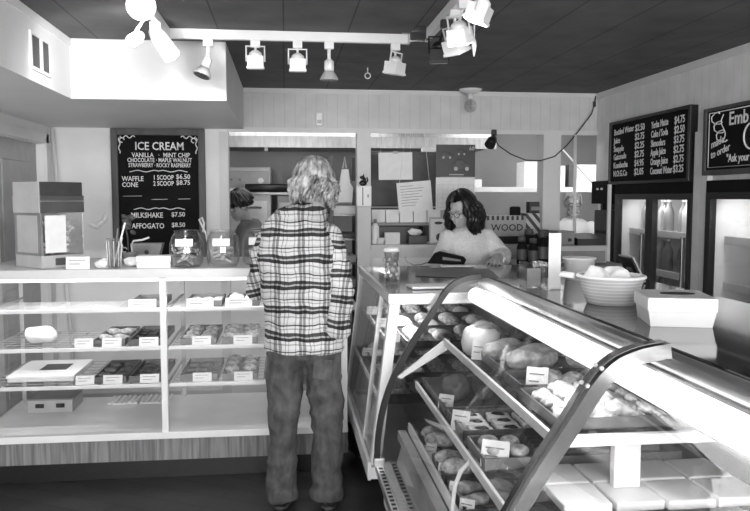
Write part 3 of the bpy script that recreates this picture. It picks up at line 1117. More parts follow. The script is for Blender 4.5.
solo('serving_tongs', MB().tube([(-.47, 4.45, Zt + .19), (-.462, 4.45, Zt + .24), (-.475, 4.45, Zt + .275), (-.49, 4.45, Zt + .262), (-.478, 4.45, Zt + .235), (-.452, 4.45, Zt + .18), (-.43, 4.46, Zt + .0)], .006, 8),
     'lgrey', 'curl-handled serving tongs standing behind the left biscuit jar', 'tongs', (-.43, 4.46, Zt))

# black bag on the floor in the gap between the cases
t = thing('shoulder_bag', 'shiny black bag on the floor in the gap between the cases', 'bag', (.46, 4.60, 0))
m = MB().ell((.46, 4.60, .10), (.09, .17, .10), sub=4)
m.wobble(.02, 9, 4)
for v in m.bm.verts:
    v.co.z = max(v.co.z, .001)
part('bag_body', m, 'black', t)
part('strap', MB().tube([(.385, 4.50, .10), (.365, 4.55, .17), (.375, 4.6, .21), (.39, 4.66, .18), (.40, 4.7, .12)], .009, 8), 'blackm', t)
part('buckle', MB().box(.365, .372, 4.50, 4.53, .07, .11, .002), 'chrome', t)

# ------------------------------------------------------------------ straight display case in the middle, slanted glass towards the customers
t = thing('display_case', 'middle pastry case with slanted glass and grey glass top, woman behind it', 'display case', (1.1, 4.3, 0))
SY0, SY1 = 3.56, 5.06
part('plinth', MB().box(.62, 1.70, SY0 + .05, SY1 - .03, 0, .24), 'black', t)
part('deck', MB().box(.40, 1.72, SY0, SY1, .24, .30, .004), 'deck', t)
part('base_edge', MB().box(.385, .402, SY0, SY1, .235, .325, .003), 'white', t)
part('top', MB().box(.50, 1.74, SY0, SY1, 1.118, 1.14, .003), 'greytop', t)
part('top_edge', MB().box(.485, .505, SY0 - .004, SY1, 1.095, 1.143, .003).box(.505, 1.74, SY0 - .006, SY0 + .02, 1.09, 1.143, .003), 'alu', t)


def slant(m, y0, y1, x0, x1, dx):
    return m.prism([(x0, y0, .31), (x0 + dx, y0, .31), (x1 + dx, y0, 1.10), (x1, y0, 1.10)], (0, y1 - y0, 0))


for ya, wv, dx in ((SY0, .045, .05), (3.93, .025, .02), (SY1 - .03, .028, .025)):
    part('post', slant(MB(), ya, ya + wv, .398, .492, dx), 'white', t)
part('front_glass', slant(MB(), SY0 + .045, SY1 - .03, .402, .496, .005), 'glass', t)
part('end_glass', MB().prism([(.45, SY0 + .012, .31), (1.70, SY0 + .012, .31), (1.70, SY0 + .012, 1.09), (.545, SY0 + .012, 1.09)], (0, .005, 0)), 'glass', t)
part('rear_panel', MB().box(1.71, 1.735, SY0, SY1, .30, 1.118), 'lgrey', t)
part('far_end_panel', MB().prism([(.43, SY1 - .02, .30), (1.71, SY1 - .02, .30), (1.71, SY1 - .02, 1.118), (.52, SY1 - .02, 1.118)], (0, .015, 0)), 'lgrey', t)
for z, xa in ((.60, .46), (.86, .52)):
    s = part('glass_shelf', MB().box(xa, 1.62, SY0 + .03, SY1 - .03, z, z + .008), 'glasst', t)
    part('shelf_rail', MB().box(xa - .012, xa, SY0 + .03, SY1 - .03, z - .012, z + .014, .002), 'white', s)
part('lamp_tube', MB().cyl((.575, SY0 + .06, 1.10), (.575, SY1 - .06, 1.10), .012, None, 10), 'tube', t)
g = 'rolls in the middle case'
for j, (ty, wrd) in enumerate(((3.78, 'nearest'), (4.22, 'middle'), (4.68, 'farthest'))):
    for zz, sw in ((.868, 'upper'), (.608, 'lower')):
        tx = .86 if zz > .7 else .78
        tray(tx, ty, zz + .001, .56, .36, f'dark tray of buns, {wrd} of three on the {sw} middle-case shelf', 'trays in the middle case')
        for r in range(3):
            for c in range(4):
                k = (r + c + j) % 3
                wd = ['brown croissant', 'pale round bun', 'white iced bun'][k]
                place(['croissant', 'roll', 'roll'][k], ['crust', 'crustl', 'cream'][k], (tx - .21 + .14 * c, ty - .115 + .115 * r, zz + .006),
                      f"{wd} in {['near', 'centre', 'far'][r]} row, {ORD[c]} from left, {wrd} tray, {sw} middle-case shelf", 'bun' if k else 'croissant', g, random.uniform(-.5, .5), .82)
        card(.53 if zz > .7 else .50, ty - .04, zz + .009, .075, .05, f'white price card before the {wrd} tray on the {sw} shelf of the middle case', 'price cards in the middle case', 14, -.5)

# ------------------------------------------------------------------ curved-glass display case in the foreground
PROF = [(.433, .350), (.438, .46), (.452, .56), (.477, .66), (.516, .765), (.600, .915), (.688, 1.045), (.730, 1.112), (.762, 1.158), (.800, 1.190), (.850, 1.208), (.915, 1.217)]
CY0, CY1 = .95, 3.50
t = thing('display_case', 'large curved-glass pastry case in the right foreground with dark glossy top', 'display case', (1.0, 2.2, 0))
part('plinth', MB().box(.56, 1.62, CY0, CY1 - .02, 0, .27), 'black', t)
part('base_panel', MB().box(.455, 1.66, CY0, CY1, .14, .30, .005), 'white', t)
m = MB().box(.415, .520, CY0, CY1 + .005, .30, .338, .003)
part('vent_rail', m, 'alu', t)
m = MB()
for k in range(60):
    y = CY0 + .04 + k * .042
    m.box(.424, .442, y, y + .018, .336, .3395).box(.492, .510, y, y + .018, .336, .3395)
part('vent_slots', m, 'black', t)
part('rail_groove', MB().box(.448, .486, CY0, CY1, .338, .346, .002), 'lgrey', t)
part('deck', MB().box(.52, 1.60, CY0, CY1 - .01, .46, .50), 'lgrey', t)
part('deck_slope', MB().prism([(.515, CY0, .34), (.575, CY0, .34), (.575, CY0, .50), (.560, CY0, .50)], (0, CY1 - CY0 - .01, 0)), 'lgrey', t)
part('rear_wall', MB().box(1.60, 1.66, CY0, CY1, .30, 1.19), 'dgrey', t)
part('counter_top', MB().box(.985, 1.68, CY0, CY1 + .01, 1.188, 1.215, .004), 'counter', t)
part('top_rail', MB().loft([(.945, CY0, 1.196), (.945, CY1 + .005, 1.196)], [(.042, .022)] * 2, 16, side=(1, 0, 0)), 'alu', t)
part('rail_channel', MB().box(.905, .99, CY0, CY1, 1.150, 1.180, .003), 'mgrey', t)
part('curved_glass', MB().strip(PROF, CY0 + .02, CY1 - .02, .005), 'cglass', t)
part('end_glass', MB().prism([(a, CY1 - .012, b) for a, b in PROF] + [(1.60, CY1 - .012, 1.186), (1.60, CY1 - .012, .35)], (0, .006, 0)), 'glass', t)
for yc, hw, th, mat in ((CY1 - .012, .015, .026, 'black'), (1.725, .030, .036, 'chrome'), (.98, .030, .036, 'chrome')):
    m = MB()
    pf = []
    for i, (a, b) in enumerate(PROF):
        pf.append((a, b))
    dense = []
    for i in range(len(pf) - 1):
        for q in range(3):
            f_ = q / 3
            dense.append((pf[i][0] * (1 - f_) + pf[i + 1][0] * f_, pf[i][1] * (1 - f_) + pf[i + 1][1] * f_))
    dense.append(pf[-1])
    sm = dense[:1] + [tuple((dense[i - 1][q] + dense[i][q] * 2 + dense[i + 1][q]) / 4 for q in (0, 1)) for i in range(1, len(dense) - 1)] + dense[-1:]
    rb_ = part('glass_rib', MB().strip(sm, yc - hw, yc + hw, -th), mat, t)
    part('rib_foot', MB().box(.405, .455, yc - hw - .01, yc + hw + .01, .335, .375, .003), 'alu', rb_)
    if hw > .02:
        inner = [(a + .0, b) for a, b in sm]
        part('rib_seam', MB().strip(sm, yc - hw + .022, yc - hw + .027, -th - .002), 'dsteel', rb_)
        for i in (22, 25):
            a, b = sm[i]
            for q in (-.6, .6):
                part('rivet', MB().ell((a - .030, yc + q * hw, b + .026), .006, sub=2), 'white', rb_)
part('lamp_diffuser', MB().loft([(.868, CY0 + .05, 1.150), (.868, CY1 - .10, 1.150)], [(.036, .036)] * 2, 18), glow('diffuser_glow', .62), t)
part('lamp_reflector', MB().strip([(.925, 1.178), (.90, 1.13), (.875, 1.10)], CY0 + .05, CY1 - .06, .006), 'dgrey', t)
# upper glass shelf on brackets, lower shelf, both with white card rails
s = part('upper_shelf', MB().box(.745, 1.595, 2.02, 3.46, .920, .930), 'glasst', t)
part('shelf_rail', MB().box(.733, .746, 2.02, 3.47, .908, .940, .003), 'white', s)
part('shelf_end_rail', MB().box(.745, 1.595, 2.0, 2.02, .902, .934, .003), 'white', s)
part('shelf_bracket', MB().prism([(.515, CY1 - .045, .765), (.530, CY1 - .045, .755), (.76, CY1 - .045, .895), (.76, CY1 - .045, .932), (.735, CY1 - .045, .932)], (0, .02, 0)), 'white', s)
part('bracket_block', MB().box(.93, 1.01, 2.03, 2.06, .767, .905, .004), 'white', s)
s = part('lower_shelf', MB().box(.605, 1.595, 1.0, 3.44, .728, .738), 'glasst', t)
part('shelf_rail', MB().box(.594, .606, 1.0, 3.44, .716, .748, .003), 'white', s)
part('shelf_bracket', MB().tube([(.545, 2.395, .50), (.540, 2.395, .58), (.548, 2.395, .65), (.568, 2.395, .70), (.60, 2.395, .733)], .008, 8), 'white', s)
s = part('deck_rail', MB().box(.565, .577, 1.0, 3.46, .50, .545, .003), 'white', t)
m = MB()
for k in range(9):
    m.box(.64 + .0 * k, 1.30, 1.25 + .075 * k, 1.262 + .075 * k, .745, .757)
for x in (.66, .95, 1.24):
    m.box(x, x + .012, 1.24, 1.88, .739, .746)
solo('cooling_rack', m, 'white', 'white slatted rack on the lower shelf at the bottom right corner', 'rack', (.97, 1.55, .739))


def heap(rows, cols, x0, y0, dx, dy, z, kind, mat, word, where, cat, group, sc=1.0, rz=0.0, layers=1, lift=.02):
    for l in range(layers):
        for r in range(rows):
            for c in range(cols - (l % 2)):
                lab = f"{word}, {ORD[c]} from left, {ORD[r]} row{'' if layers == 1 else (', lower layer' if l == 0 else ', upper layer')}, {where}"
                place(kind, mat, (x0 + dx * (c + .5 * (l % 2)) + random.uniform(-.006, .006), y0 + dy * r + random.uniform(-.006, .006), z + l * lift), lab, cat, group, rz + random.uniform(-.35, .35), sc * random.uniform(.94, 1.06))


# upper shelf, from the far end to the near end
t = thing('bread_bag', 'loaf in a pale paper bag at the far end of the upper curved-case shelf', 'bread', (.86, 3.22, .931))
m = MB().ell((.86, 3.22, .995), (.075, .13, .062), sub=4)
m.wobble(.015, 16, 9)
for v in m.bm.verts:
    v.co.z = max(v.co.z, .931)
part('loaf', m, 'crust', t)
m = MB().lathe((.83, 3.16, .932), [(.07, 0), (.085, .04), (.08, .085), (.06, .11)], 20, 1.0, 1.15)
m.wobble(.012, 22, 2)
for v in m.bm.verts:
    v.co.z = max(v.co.z, .931)
part('paper_wrap', m, 'paper', t)
tray(1.10, 2.90, .931, .60, .44, 'dark tray under the pale bread loaves on the upper shelf', 'trays in the curved case')
for k, (x, y, rz, wd) in enumerate(((.90, 3.02, .45, 'far left'), (.95, 2.83, .6, 'centre, largest'), (1.17, 2.85, .75, 'right hand'), (1.19, 3.03, .5, 'far right'))):
    place('loaf', 'floury' if k != 3 else 'crustl', (x, y, .936), f'floury bread loaf on the upper curved-case shelf, {wd} of the four', 'bread', 'bread loaves on the upper shelf', rz, [1.0, 1.15, .95, .95][k])
tray(1.10, 2.56, .931, .62, .21, 'dark tray with flat pale cookies in front of the bread loaves', 'trays in the curved case')
for k, (x, y, wd) in enumerate(((.93, 2.60, 'left'), (1.00, 2.53, 'second'), (1.09, 2.58, 'third'), (1.19, 2.60, 'fourth'), (1.28, 2.55, 'right'))):
    place('scone', 'crustl', (x, y, .936), f'flat pale scone in the tray before the bread loaves, {wd} from the left', 'scone', 'scones on the upper shelf', .4 * k, 1.25)
tray(1.14, 2.24, .931, .74, .36, 'dark tray of crumbly cookies at the near end of the upper shelf', 'trays in the curved case')
heap(4, 7, .84, 2.11, .095, .082, .936, 'scone', 'crustl', 'crumbly pale cookie', 'near upper-shelf tray', 'cookie', 'crumbly cookies on the upper shelf', 1.0, 0, 2, .026)
# lower shelf
tray(.92, 3.14, .739, .60, .50, 'dark tray of swirled loaves at the far end of the lower shelf', 'trays in the curved case')
for k in range(4):
    place('loaf', 'crustd', (.72 + .13 * k, 3.17, .744), f'dark swirled loaf on the lower curved-case shelf, {ORD[k]} from left', 'bread', 'dark loaves on the lower shelf', 1.45, 1.05)
tray(.95, 2.72, .739, .66, .27, 'dark tray of white fruit tarts on the lower shelf', 'trays in the curved case')


def tart(loc, label):
    tt = thing('fruit_tart', label, 'tart', loc, 'white tarts on the lower shelf')
    b = Vector(loc)
    m = MB().box(b.x - .045, b.x + .045, b.y - .034, b.y + .034, b.z, b.z + .022, .008)
    m.wobble(.004, 40, 3)
    for v in m.bm.verts:
        v.co.z = max(v.co.z, b.z)
    part('icing', m, 'cream', tt)
    m = MB().ell(b + Vector((.0, 0, .022)), (.028, .016, .008), sub=3)
    m.wobble(.006, 50, 3)
    part('jam', m, 'jam', tt)
    return tt


t0 = tart((.70, 2.63, .7445), 'white fruit tart with dark jam, first from left in the front row')
for r in range(3):
    for c in range(6):
        if r or c:
            dup(t0, (.70 + .108 * c, 2.63 + .085 * r, .7445), f"white fruit tart with dark jam, {ORD[c]} from left in the {['front', 'middle', 'back'][r]} row", None, random.uniform(-.2, .2))
tray(.95, 2.41, .739, .66, .24, 'dark tray with a chocolate slab cake on the lower shelf', 'trays in the curved case')
m = MB().box(.79, 1.22, 2.315, 2.50, .7445, .80, .02)
m.wobble(.012, 22, 8)
for v in m.bm.verts:
    v.co.z = max(v.co.z, .7445)
t = thing('chocolate_cake', 'dark chocolate slab cake with one white blob on the lower shelf', 'cake', (1.0, 2.41, .7445))
part('sponge', m, 'choc', t)
m = MB().ell((1.03, 2.42, .805), (.014, .024, .008), sub=2)
part('icing_blob', m, 'cream', t)
heap(2, 2, .672, 2.35, .075, .09, .7445, 'muffin', 'crust', 'brown muffin', 'beside the chocolate slab cake', 'muffin', 'muffins beside the slab cake', .85)
for k in range(4):
    for r in range(2):
        m = MB().box(.745 + .15 * k, .885 + .15 * k, 1.93 + .165 * r, 2.085 + .165 * r, .739, .765, .006)
        m.wobble(.003, 20, k)
        solo('sheet_cake', m, 'cream', f"white square sheet cake on the lower shelf, {ORD[k]} from left in the {['near', 'far'][r]} row", 'cake', (.815 + .15 * k, 2.0 + .165 * r, .739), 'white sheet cakes')
# deck
for j, (y, kind, mat, wd, cat) in enumerate(((3.25, 'roll', 'crustl', 'pale bun', 'bun'), (2.92, 'roll', 'crustl', 'pale bun', 'bun'), (2.62, 'croissant', 'crust', 'brown croissant', 'croissant'), (2.34, 'cookie', 'crust', 'brown cookie', 'cookie'), (2.06, 'bar', 'crustd', 'dark fruit bar', 'cake bar'))):
    pos = ['farthest', 'second farthest', 'middle', 'second nearest', 'nearest'][j]
    tray(.90, y, .501, .60, .26, f'dark tray of {wd}s, {pos} on the bottom deck', 'trays in the curved case')
    heap(2, 5, .66, y - .06, .115, .115, .5065, kind, mat, wd, f'{pos} bottom-deck tray', cat, f'{wd}s on the bottom deck', 1.05 if kind != 'cookie' else 1.35)
# price cards of the curved case
for x, y, z, rz, w, h, lab in (
        (.785, 3.03, .931, -.5, .055, .075, 'white price card before the bagged loaf on the upper shelf'),
        (.855, 2.50, .931, -.5, .075, .085, 'white price card among the flat scones on the upper shelf'),
        (.845, 2.13, .931, -.45, .12, .06, 'wide white price card before the crumbly cookies on the upper shelf'),
        (.640, 2.99, .739, -.6, .065, .06, 'white price card before the dark swirled loaves on the lower shelf'),
        (.632, 2.70, .739, -.6, .07, .075, 'white price card before the fruit tarts on the lower shelf'),
        (.655, 2.31, .739, -.5, .09, .085, 'large white price card before the chocolate slab cake'),
        (.600, 3.10, .501, -.6, .05, .06, 'white price card on the bottom deck, farthest of six'),
        (.603, 2.85, .501, -.6, .05, .06, 'white price card on the bottom deck, second farthest of six'),
        (.603, 2.64, .501, -.6, .055, .065, 'white price card on the bottom deck, third farthest of six'),
        (.605, 2.48, .501, -.6, .055, .065, 'white price card on the bottom deck, third nearest of six'),
        (.607, 2.31, .501, -.6, .055, .065, 'white price card on the bottom deck, second nearest of six'),
        (.609, 2.12, .501, -.6, .055, .065, 'white price card on the bottom deck, nearest of six')):
    card(x, y, z, w, h, lab, 'price cards in the curved case', 22, rz)

# ------------------------------------------------------------------ things on the dark counter top
Zc = 1.2155
t = thing('bread_basket', 'white oval woven basket lined with cloths on the dark counter', 'basket', (1.175, 2.63, Zc))
part('basket_body', MB().lathe((1.175, 2.63, Zc), [(.078, 0), (.084, .004), (.100, .05), (.112, .092), (.118, .100), (.110, .100), (.094, .05), (.074, .008)], 32, 1.0, 1.1), 'wicker', t)
part('rim', MB().tube([(1.175 + .115 * cos(q * pi / 16), 2.63 + .127 * sin(q * pi / 16), Zc + .100) for q in range(33)], .006, 8), 'whitem', t)
part('handle', MB().tube([(1.07, 2.72, Zc + .097), (1.035, 2.75, Zc + .10), (1.015, 2.71, Zc + .097), (1.05, 2.67, Zc + .097)], .008, 8), 'whitem', t)
for k, (x, y, r, wd) in enumerate(((1.115, 2.63, .045, 'left'), (1.205, 2.65, .048, 'right'))):
    m = MB().ell((x, y, Zc + .088), (r, .08, .045), sub=4)
    m.wobble(.02, 18, k + 11)
    solo('napkin_cloth', m, 'tee', f'{wd} of two bundled white cloths heaped in the oval basket', 'cloth', (x, y, Zc + .03), 'cloths in the basket')
t = thing('takeout_box', 'low white box with a dark oval opening on the dark counter', 'box', (1.19, 2.20, Zc))
RB = Matrix.Rotation(radians(-15), 3, 'Z')
cb = Vector((1.19, 2.20, 0))


def rbx(fn):
    m = MB()
    fn(m)
    for v in m.bm.verts:
        v.co = RB @ v.co + cb
    return m


part('box_base', rbx(lambda m: m.prism([(-.088, -.088, Zc), (.088, -.088, Zc), (.096, -.096, Zc + .045), (-.096, -.096, Zc + .045)], (0, .20, 0))), 'white', t)
part('lid', rbx(lambda m: m.box(-.10, .10, -.10, .12, Zc + .045, Zc + .088, .006)), 'whitem', t)
part('oval_opening', rbx(lambda m: m.lathe((.01, .015, Zc + .087), [(.052, 0), (.052, .003)], 24, 1.0, .55)), 'black', t)
t = thing('plastic_tub', 'round translucent white tub at the far end of the dark counter', 'tub', (1.37, 3.42, Zc))
part('tub_wall', MB().lathe((1.37, 3.42, Zc), [(.062, 0), (.074, .095), (.078, .097), (.078, .105), (.072, .105), (.060, .006)], 24), 'white', t)
m = MB().ell((1.37, 3.42, Zc + .085), (.068, .068, .022), sub=3)
m.wobble(.012, 40, 5)
part('contents', m, 'paper', t)
t = thing('acrylic_box', 'clear acrylic box beside the upright sign on the dark counter', 'box', (1.06, 3.16, Zc))
m = MB()
for a, b, c, d in ((1.012, 1.016, 3.11, 3.21), (1.104, 1.108, 3.11, 3.21), (1.016, 1.104, 3.11, 3.114), (1.016, 1.104, 3.206, 3.21)):
    m.box(a, b, c, d, Zc, Zc + .108)
part('box_wall', m, 'clear', t)
part('leaflet', MB().box(1.03, 1.09, 3.15, 3.156, Zc + .004, Zc + .08), 'lgrey', t)
t = thing('sign_holder', 'tall narrow white sign standing on the dark counter', 'sign', (1.125, 3.08, Zc))
part('sign_panel', MB().box(1.10, 1.152, 3.078, 3.083, Zc, Zc + .235), 'paper', t)
part('foot', MB().box(1.098, 1.154, 3.05, 3.11, Zc, Zc + .006), 'clear', t)
t = thing('tablet_stand', 'dark tablet leaning on a light frame at the far end of the counter', 'tablet', (1.58, 3.30, Zc))
RT = Matrix.Rotation(radians(-28), 3, 'Y')
m = MB().box(-.008, .0, -.07, .07, 0, .125, .003)
m2 = MB().box(-.0005, .007, -.075, .075, 0, .13, .002)
for mm in (m, m2):
    for v in mm.bm.verts:
        v.co = RT @ v.co + Vector((1.60, 3.30, Zc + .004))
part('screen', m, 'black', t)
part('case_back', m2, 'lgrey', t)
part('prop', MB().prism([(1.53, 3.27, Zc), (1.60, 3.27, Zc), (1.565, 3.27, Zc + .09)], (0, .05, 0)), 'black', t)

# things on the middle case top
Zm = 1.1435
t = thing('card_terminal', 'black card payment terminal on the middle case in front of the woman', 'card terminal', (1.09, 5.0, Zm))
RZ = Matrix.Rotation(radians(-12), 3, 'Z')


def trm(m):
    for v in m.bm.verts:
        v.co = RZ @ v.co + Vector((1.07, 4.96, Zm))
    return m


part('body', trm(MB().prism([(-.13, -.04, .02), (.11, -.04, .012), (.125, -.04, .045), (.11, -.04, .062), (-.05, -.04, .098), (-.085, -.04, .085)], (0, .08, 0))), 'blackm', t)
part('screen', trm(MB().prism([(-.03, -.041, .045), (.09, -.041, .035), (.09, -.041, .047), (-.03, -.041, .065)], (0, .002, 0))), 'mgrey', t)
part('cable', MB().tube([(.97, 5.0, Zm + .03), (.90, 4.97, Zm + .012), (.84, 4.95, Zm + .010), (.80, 4.97, Zm + .03), (.79, 5.0, Zm + .06)], .004, 6), 'mgrey', t)
solo('receipt_tray', MB().box(1.02, 1.24, 4.86, 4.94, Zm, Zm + .015, .004), 'paper', 'flat white receipt pad under the black card terminal', 'pad', (1.13, 4.9, Zm))
t = thing('plastic_cup', 'tall pale patterned plastic cup on the corner of the middle case', 'cup', (.57, 4.06, Zm))
part('cup_wall', MB().lathe((.57, 4.06, Zm), [(.030, 0), (.041, .155), (.043, .158), (.043, .165), (.038, .165), (.028, .006)], 22), 'clear', t)
m = MB()
for k in range(22):
    a = k * 1.1
    z = .02 + .005 * k
    r = .031 + .010 * z / .155
    m.ell((.57 + r * cos(a), 4.06 + r * sin(a), Zm + z), (.010, .010, .012), sub=2)
part('pattern', m, 'lgrey', t)
part('lid', MB().lathe((.57, 4.06, Zm + .165), [(.045, 0), (.046, .012), (.040, .022), (.02, .026)], 22), 'whitem', t)
solo('leaflet_stack', MB().box(.62, .84, 3.72, 3.86, Zm, Zm + .012, .002, Matrix.Rotation(radians(4), 3, 'Z')), 'paper', 'low stack of white leaflets on the near edge of the middle case', 'paper', (.73, 3.79, Zm))
t = thing('counter_mat', 'grey rubber mat on the middle case top', 'mat', (1.0, 4.6, Zm))
part('mat_sheet', MB().prism([(.75, 4.35, Zm), (1.20, 4.15, Zm), (1.30, 4.75, Zm), (.85, 4.85, Zm)], (0, 0, .002)), 'mgrey', t)

# ------------------------------------------------------------------ back counter and register by the right opening
t = thing('back_counter', 'light back counter below the right opening, holding dark bottles and a register', 'counter', (2.05, 5.45, 0))
part('cabinet', MB().box(1.66, 2.42, 5.14, 5.90, 0, 1.085), 'lgrey', t)
part('worktop', MB().box(1.64, 2.45, 5.11, 5.93, 1.085, 1.115, .004), 'mgrey', t)
part('door', MB().box(1.70, 2.03, 5.125, 5.14, .12, 1.02, .004), 'lgrey', t)
part('door', MB().box(2.06, 2.39, 5.125, 5.14, .12, 1.02, .004), 'lgrey', t)
bt = []
spots = [(1.71, 5.36, .20), (1.775, 5.30, .19), (1.80, 5.48, .25), (1.855, 5.34, .235), (1.915, 5.47, .245), (1.965, 5.36, .215)]
for k, (x, y, h) in enumerate(spots):
    lab = f'squat dark bottle beside the woman, {ORD[k]} of six from left'
    if k == 0:
        b0 = thing('syrup_bottle', lab, 'bottle', (x, y, 1.1155), 'dark bottles beside the woman')
        part('bottle_body', MB().lathe((x, y, 1.1155), [(.034, 0), (.037, .008), (.037, .125), (.028, .15), (.024, .165)], 18), 'blackm', b0)
        part('cap', MB().lathe((x, y, 1.1155 + .165), [(.027, 0), (.027, .034), (.024, .036)], 16), 'dgrey', b0)
        part('label', MB().lathe((x, y, 1.1155 + .035), [(.0375, 0), (.0375, .075)], 18, close=False), 'dgrey', b0)
    else:
        dup(b0, (x, y, 1.1155), lab, None, k * .5, h / .2)
t = thing('dark_canister', 'dark round canister behind the squat bottles', 'canister', (1.93, 5.70, 1.1155))
part('canister_body', MB().lathe((1.93, 5.70, 1.1155), [(.075, 0), (.08, .01), (.078, .15), (.06, .165)], 22), 'dgrey', t)
part('lid', MB().lathe((1.93, 5.70, 1.1155 + .165), [(.066, 0), (.068, .03), (.02, .045)], 22), 'black', t)
t = thing('cash_register', 'grey cash register with dark drawer top under the white pole', 'cash register', (2.20, 5.55, 1.1155))
part('body', MB().box(2.00, 2.38, 5.40, 5.72, 1.1155, 1.245, .008), 'lgrey', t)
part('drawer_front', MB().box(2.02, 2.36, 5.388, 5.40, 1.128, 1.205, .003), 'mgrey', t)
part('upper_unit', MB().box(2.01, 2.14, 5.44, 5.68, 1.245, 1.35, .008), 'mgrey', t)
part('key', MB().cyl((2.10, 5.43, 1.285), (2.10, 5.44, 1.285), .014, None, 14), 'black', t)
part('keyboard', MB().prism([(2.15, 5.40, 1.245), (2.15, 5.66, 1.245), (2.15, 5.66, 1.325), (2.15, 5.40, 1.295)], (.21, 0, 0)), 'black', t)
solo('support_pole', MB().cyl((2.33, 5.93, 1.1155), (2.33, 5.955, 2.105), .013, None, 12), 'trimw', 'upright thin white pole rising behind the cash register to the header', 'pole', (2.33, 5.93, 1.1155))
solo('ceiling_stay', MB().cyl((2.43, 6.5, 2.02), (2.72, 6.5, 1.72), .008, None, 8), 'trimw', 'thin slanting white rod above the boxes in the right opening', 'rod', (2.72, 6.5, 1.72))

# dark cabinet and phone between the right opening and the coolers
t = thing('wall_cabinet', 'dark equipment cabinet in the corner left of the double cooler', 'cabinet', (2.60, 5.80, 0))
part('cabinet_body', MB().box(2.50, 2.76, 5.66, 5.94, 0, 1.50, .004), 'black', t)
part('shelf_unit', MB().box(2.47, 2.76, 5.64, 5.94, 1.55, 1.73, .004), 'blackm', t)
part('back_plate', MB().box(2.55, 2.76, 5.90, 5.94, 1.50, 1.55), 'black', t)
for k, z in enumerate((.95, 1.16, 1.34)):
    part('drawer', MB().box(2.49, 2.50, 5.68, 5.92, z, z + .15, .003), 'dgrey', t)
part('handle', MB().tube([(2.49, 5.70, 1.13), (2.455, 5.70, 1.135), (2.455, 5.86, 1.135), (2.49, 5.86, 1.13)], .009, 8), 'white', t, 'white loop handle')
part('indicator', MB().box(2.463, 2.47, 5.72, 5.75, 1.66, 1.675).box(2.463, 2.47, 5.80, 5.83, 1.66, 1.675), 'white', t)
solo('door_edge_pole', MB().box(2.455, 2.478, 5.575, 5.598, 0, 1.70), 'trimw', 'slim white upright at the left edge of the double cooler', 'pole', (2.466, 5.586, 0))

# ------------------------------------------------------------------ on the sill and partition
t = thing('switch_box', 'white switch box on the post left of the woman', 'switch', (.615, 5.97, 1.55))
part('box_body', MB().box(.555, .672, 5.925, 5.97, 1.53, 1.69, .004), 'white', t)
part('slot', MB().box(.600, .607, 5.922, 5.926, 1.54, 1.68), 'black', t)
part('button', MB().box(.64, .65, 5.922, 5.926, 1.60, 1.625), 'mgrey', t)
m = MB().ell((.607, 5.948, 1.712), (.030, .018, .022), sub=3)
m.ell((.618, 5.948, 1.738), (.014, .013, .020), sub=3)
m.ell((.602, 5.948, 1.757), (.019, .012, .013), sub=3)
m.loft([(.625, 5.948, 1.705), (.645, 5.948, 1.735), (.640, 5.948, 1.76)], [.008, .006, .003], 8)
m.loft([(.610, 5.944, 1.765), (.614, 5.944, 1.785)], [.007, .002], 6)
solo('figurine', m, 'black', 'small black animal figurine on top of the white switch box', 'figurine', (.607, 5.948, 1.69))
t = thing('notice_paper', 'blank white notice hanging in the opening, upper left of the calendar', 'notice', (.87, 5.99, 1.74))
part('sheet', MB().box(.735, 1.005, 5.985, 5.988, 1.74, 1.955, 0, Matrix.Rotation(radians(-1), 3, 'Y')), 'paper', t)
part('clip', MB().box(.85, .89, 5.980, 5.984, 1.945, 1.965), 'lgrey', t)
part('cord', MB().tube([(.75, 5.987, 1.95), (.75, 5.987, 2.105)], .0015, 5).tube([(.99, 5.987, 1.95), (.99, 5.987, 2.105)], .0015, 5), 'white', t)
t = thing('notice_paper', 'tilted printed white notice hanging below the blank one', 'notice', (1.02, 5.98, 1.48))
RN = Matrix.Rotation(radians(-5), 3, 'Y')
m = MB().box(.885, 1.16, 5.970, 5.973, 1.49, 1.725, 0, RN)
part('sheet', m, 'paper', t)
m = MB()
for k in range(8):
    m.box(-.11, -.11 + random.uniform(.10, .2), -.001, .0, .085 - .022 * k, .089 - .022 * k)
for v in m.bm.verts:
    v.co = RN @ v.co + Vector((1.0225, 5.9695, 1.6075))
part('print', m, 'mgrey', t)
part('cord', MB().tube([(.90, 5.972, 1.71), (.95, 5.985, 2.105)], .0015, 5).tube([(1.14, 5.972, 1.73), (1.10, 5.985, 2.105)], .0015, 5), 'white', t)
t = thing('wall_calendar', 'wall calendar with dark old-cars picture hanging behind the woman', 'calendar', (1.35, 5.99, 1.53))
part('picture', MB().box(1.195, 1.512, 5.980, 5.984, 1.765, 2.02), 'black', t)
for k, (x, z, s) in enumerate(((1.40, 1.85, 1.0), (1.28, 1.93, .6), (1.40, 1.955, .5))):
    m = MB().ell((x, 5.979, z), (.075 * s, .003, .030 * s), sub=3)
    m.ell((x - .01 * s, 5.979, z + .03 * s), (.042 * s, .003, .026 * s), sub=3)
    part('car_picture', m, 'dgrey', t)
    m = MB()
    for sx in (-1, 1):
        m.cyl((x + sx * .045 * s, 5.977, z - .022 * s), (x + sx * .045 * s, 5.975, z - .022 * s), .016 * s, None, 14)
    part('wheel_picture', m, 'lgrey', t)
part('picture_title', MB().text('60', .045, (1.462, 5.9795, 1.975), X_, Z_, 'LEFT', .0005).box(1.30, 1.42, 5.978, 5.98, 1.778, 1.786), 'lgrey', t)
part('date_page', MB().box(1.195, 1.512, 5.982, 5.985, 1.50, 1.76), 'paper', t)
m = MB()
for k in range(6):
    m.box(1.21, 1.50, 5.9805, 5.982, 1.52 + .036 * k, 1.5215 + .036 * k)
for k in range(8):
    m.box(1.21 + .0414 * k, 1.2115 + .0414 * k, 5.9805, 5.982, 1.52, 1.70)
part('date_grid', m, 'lgrey', t)
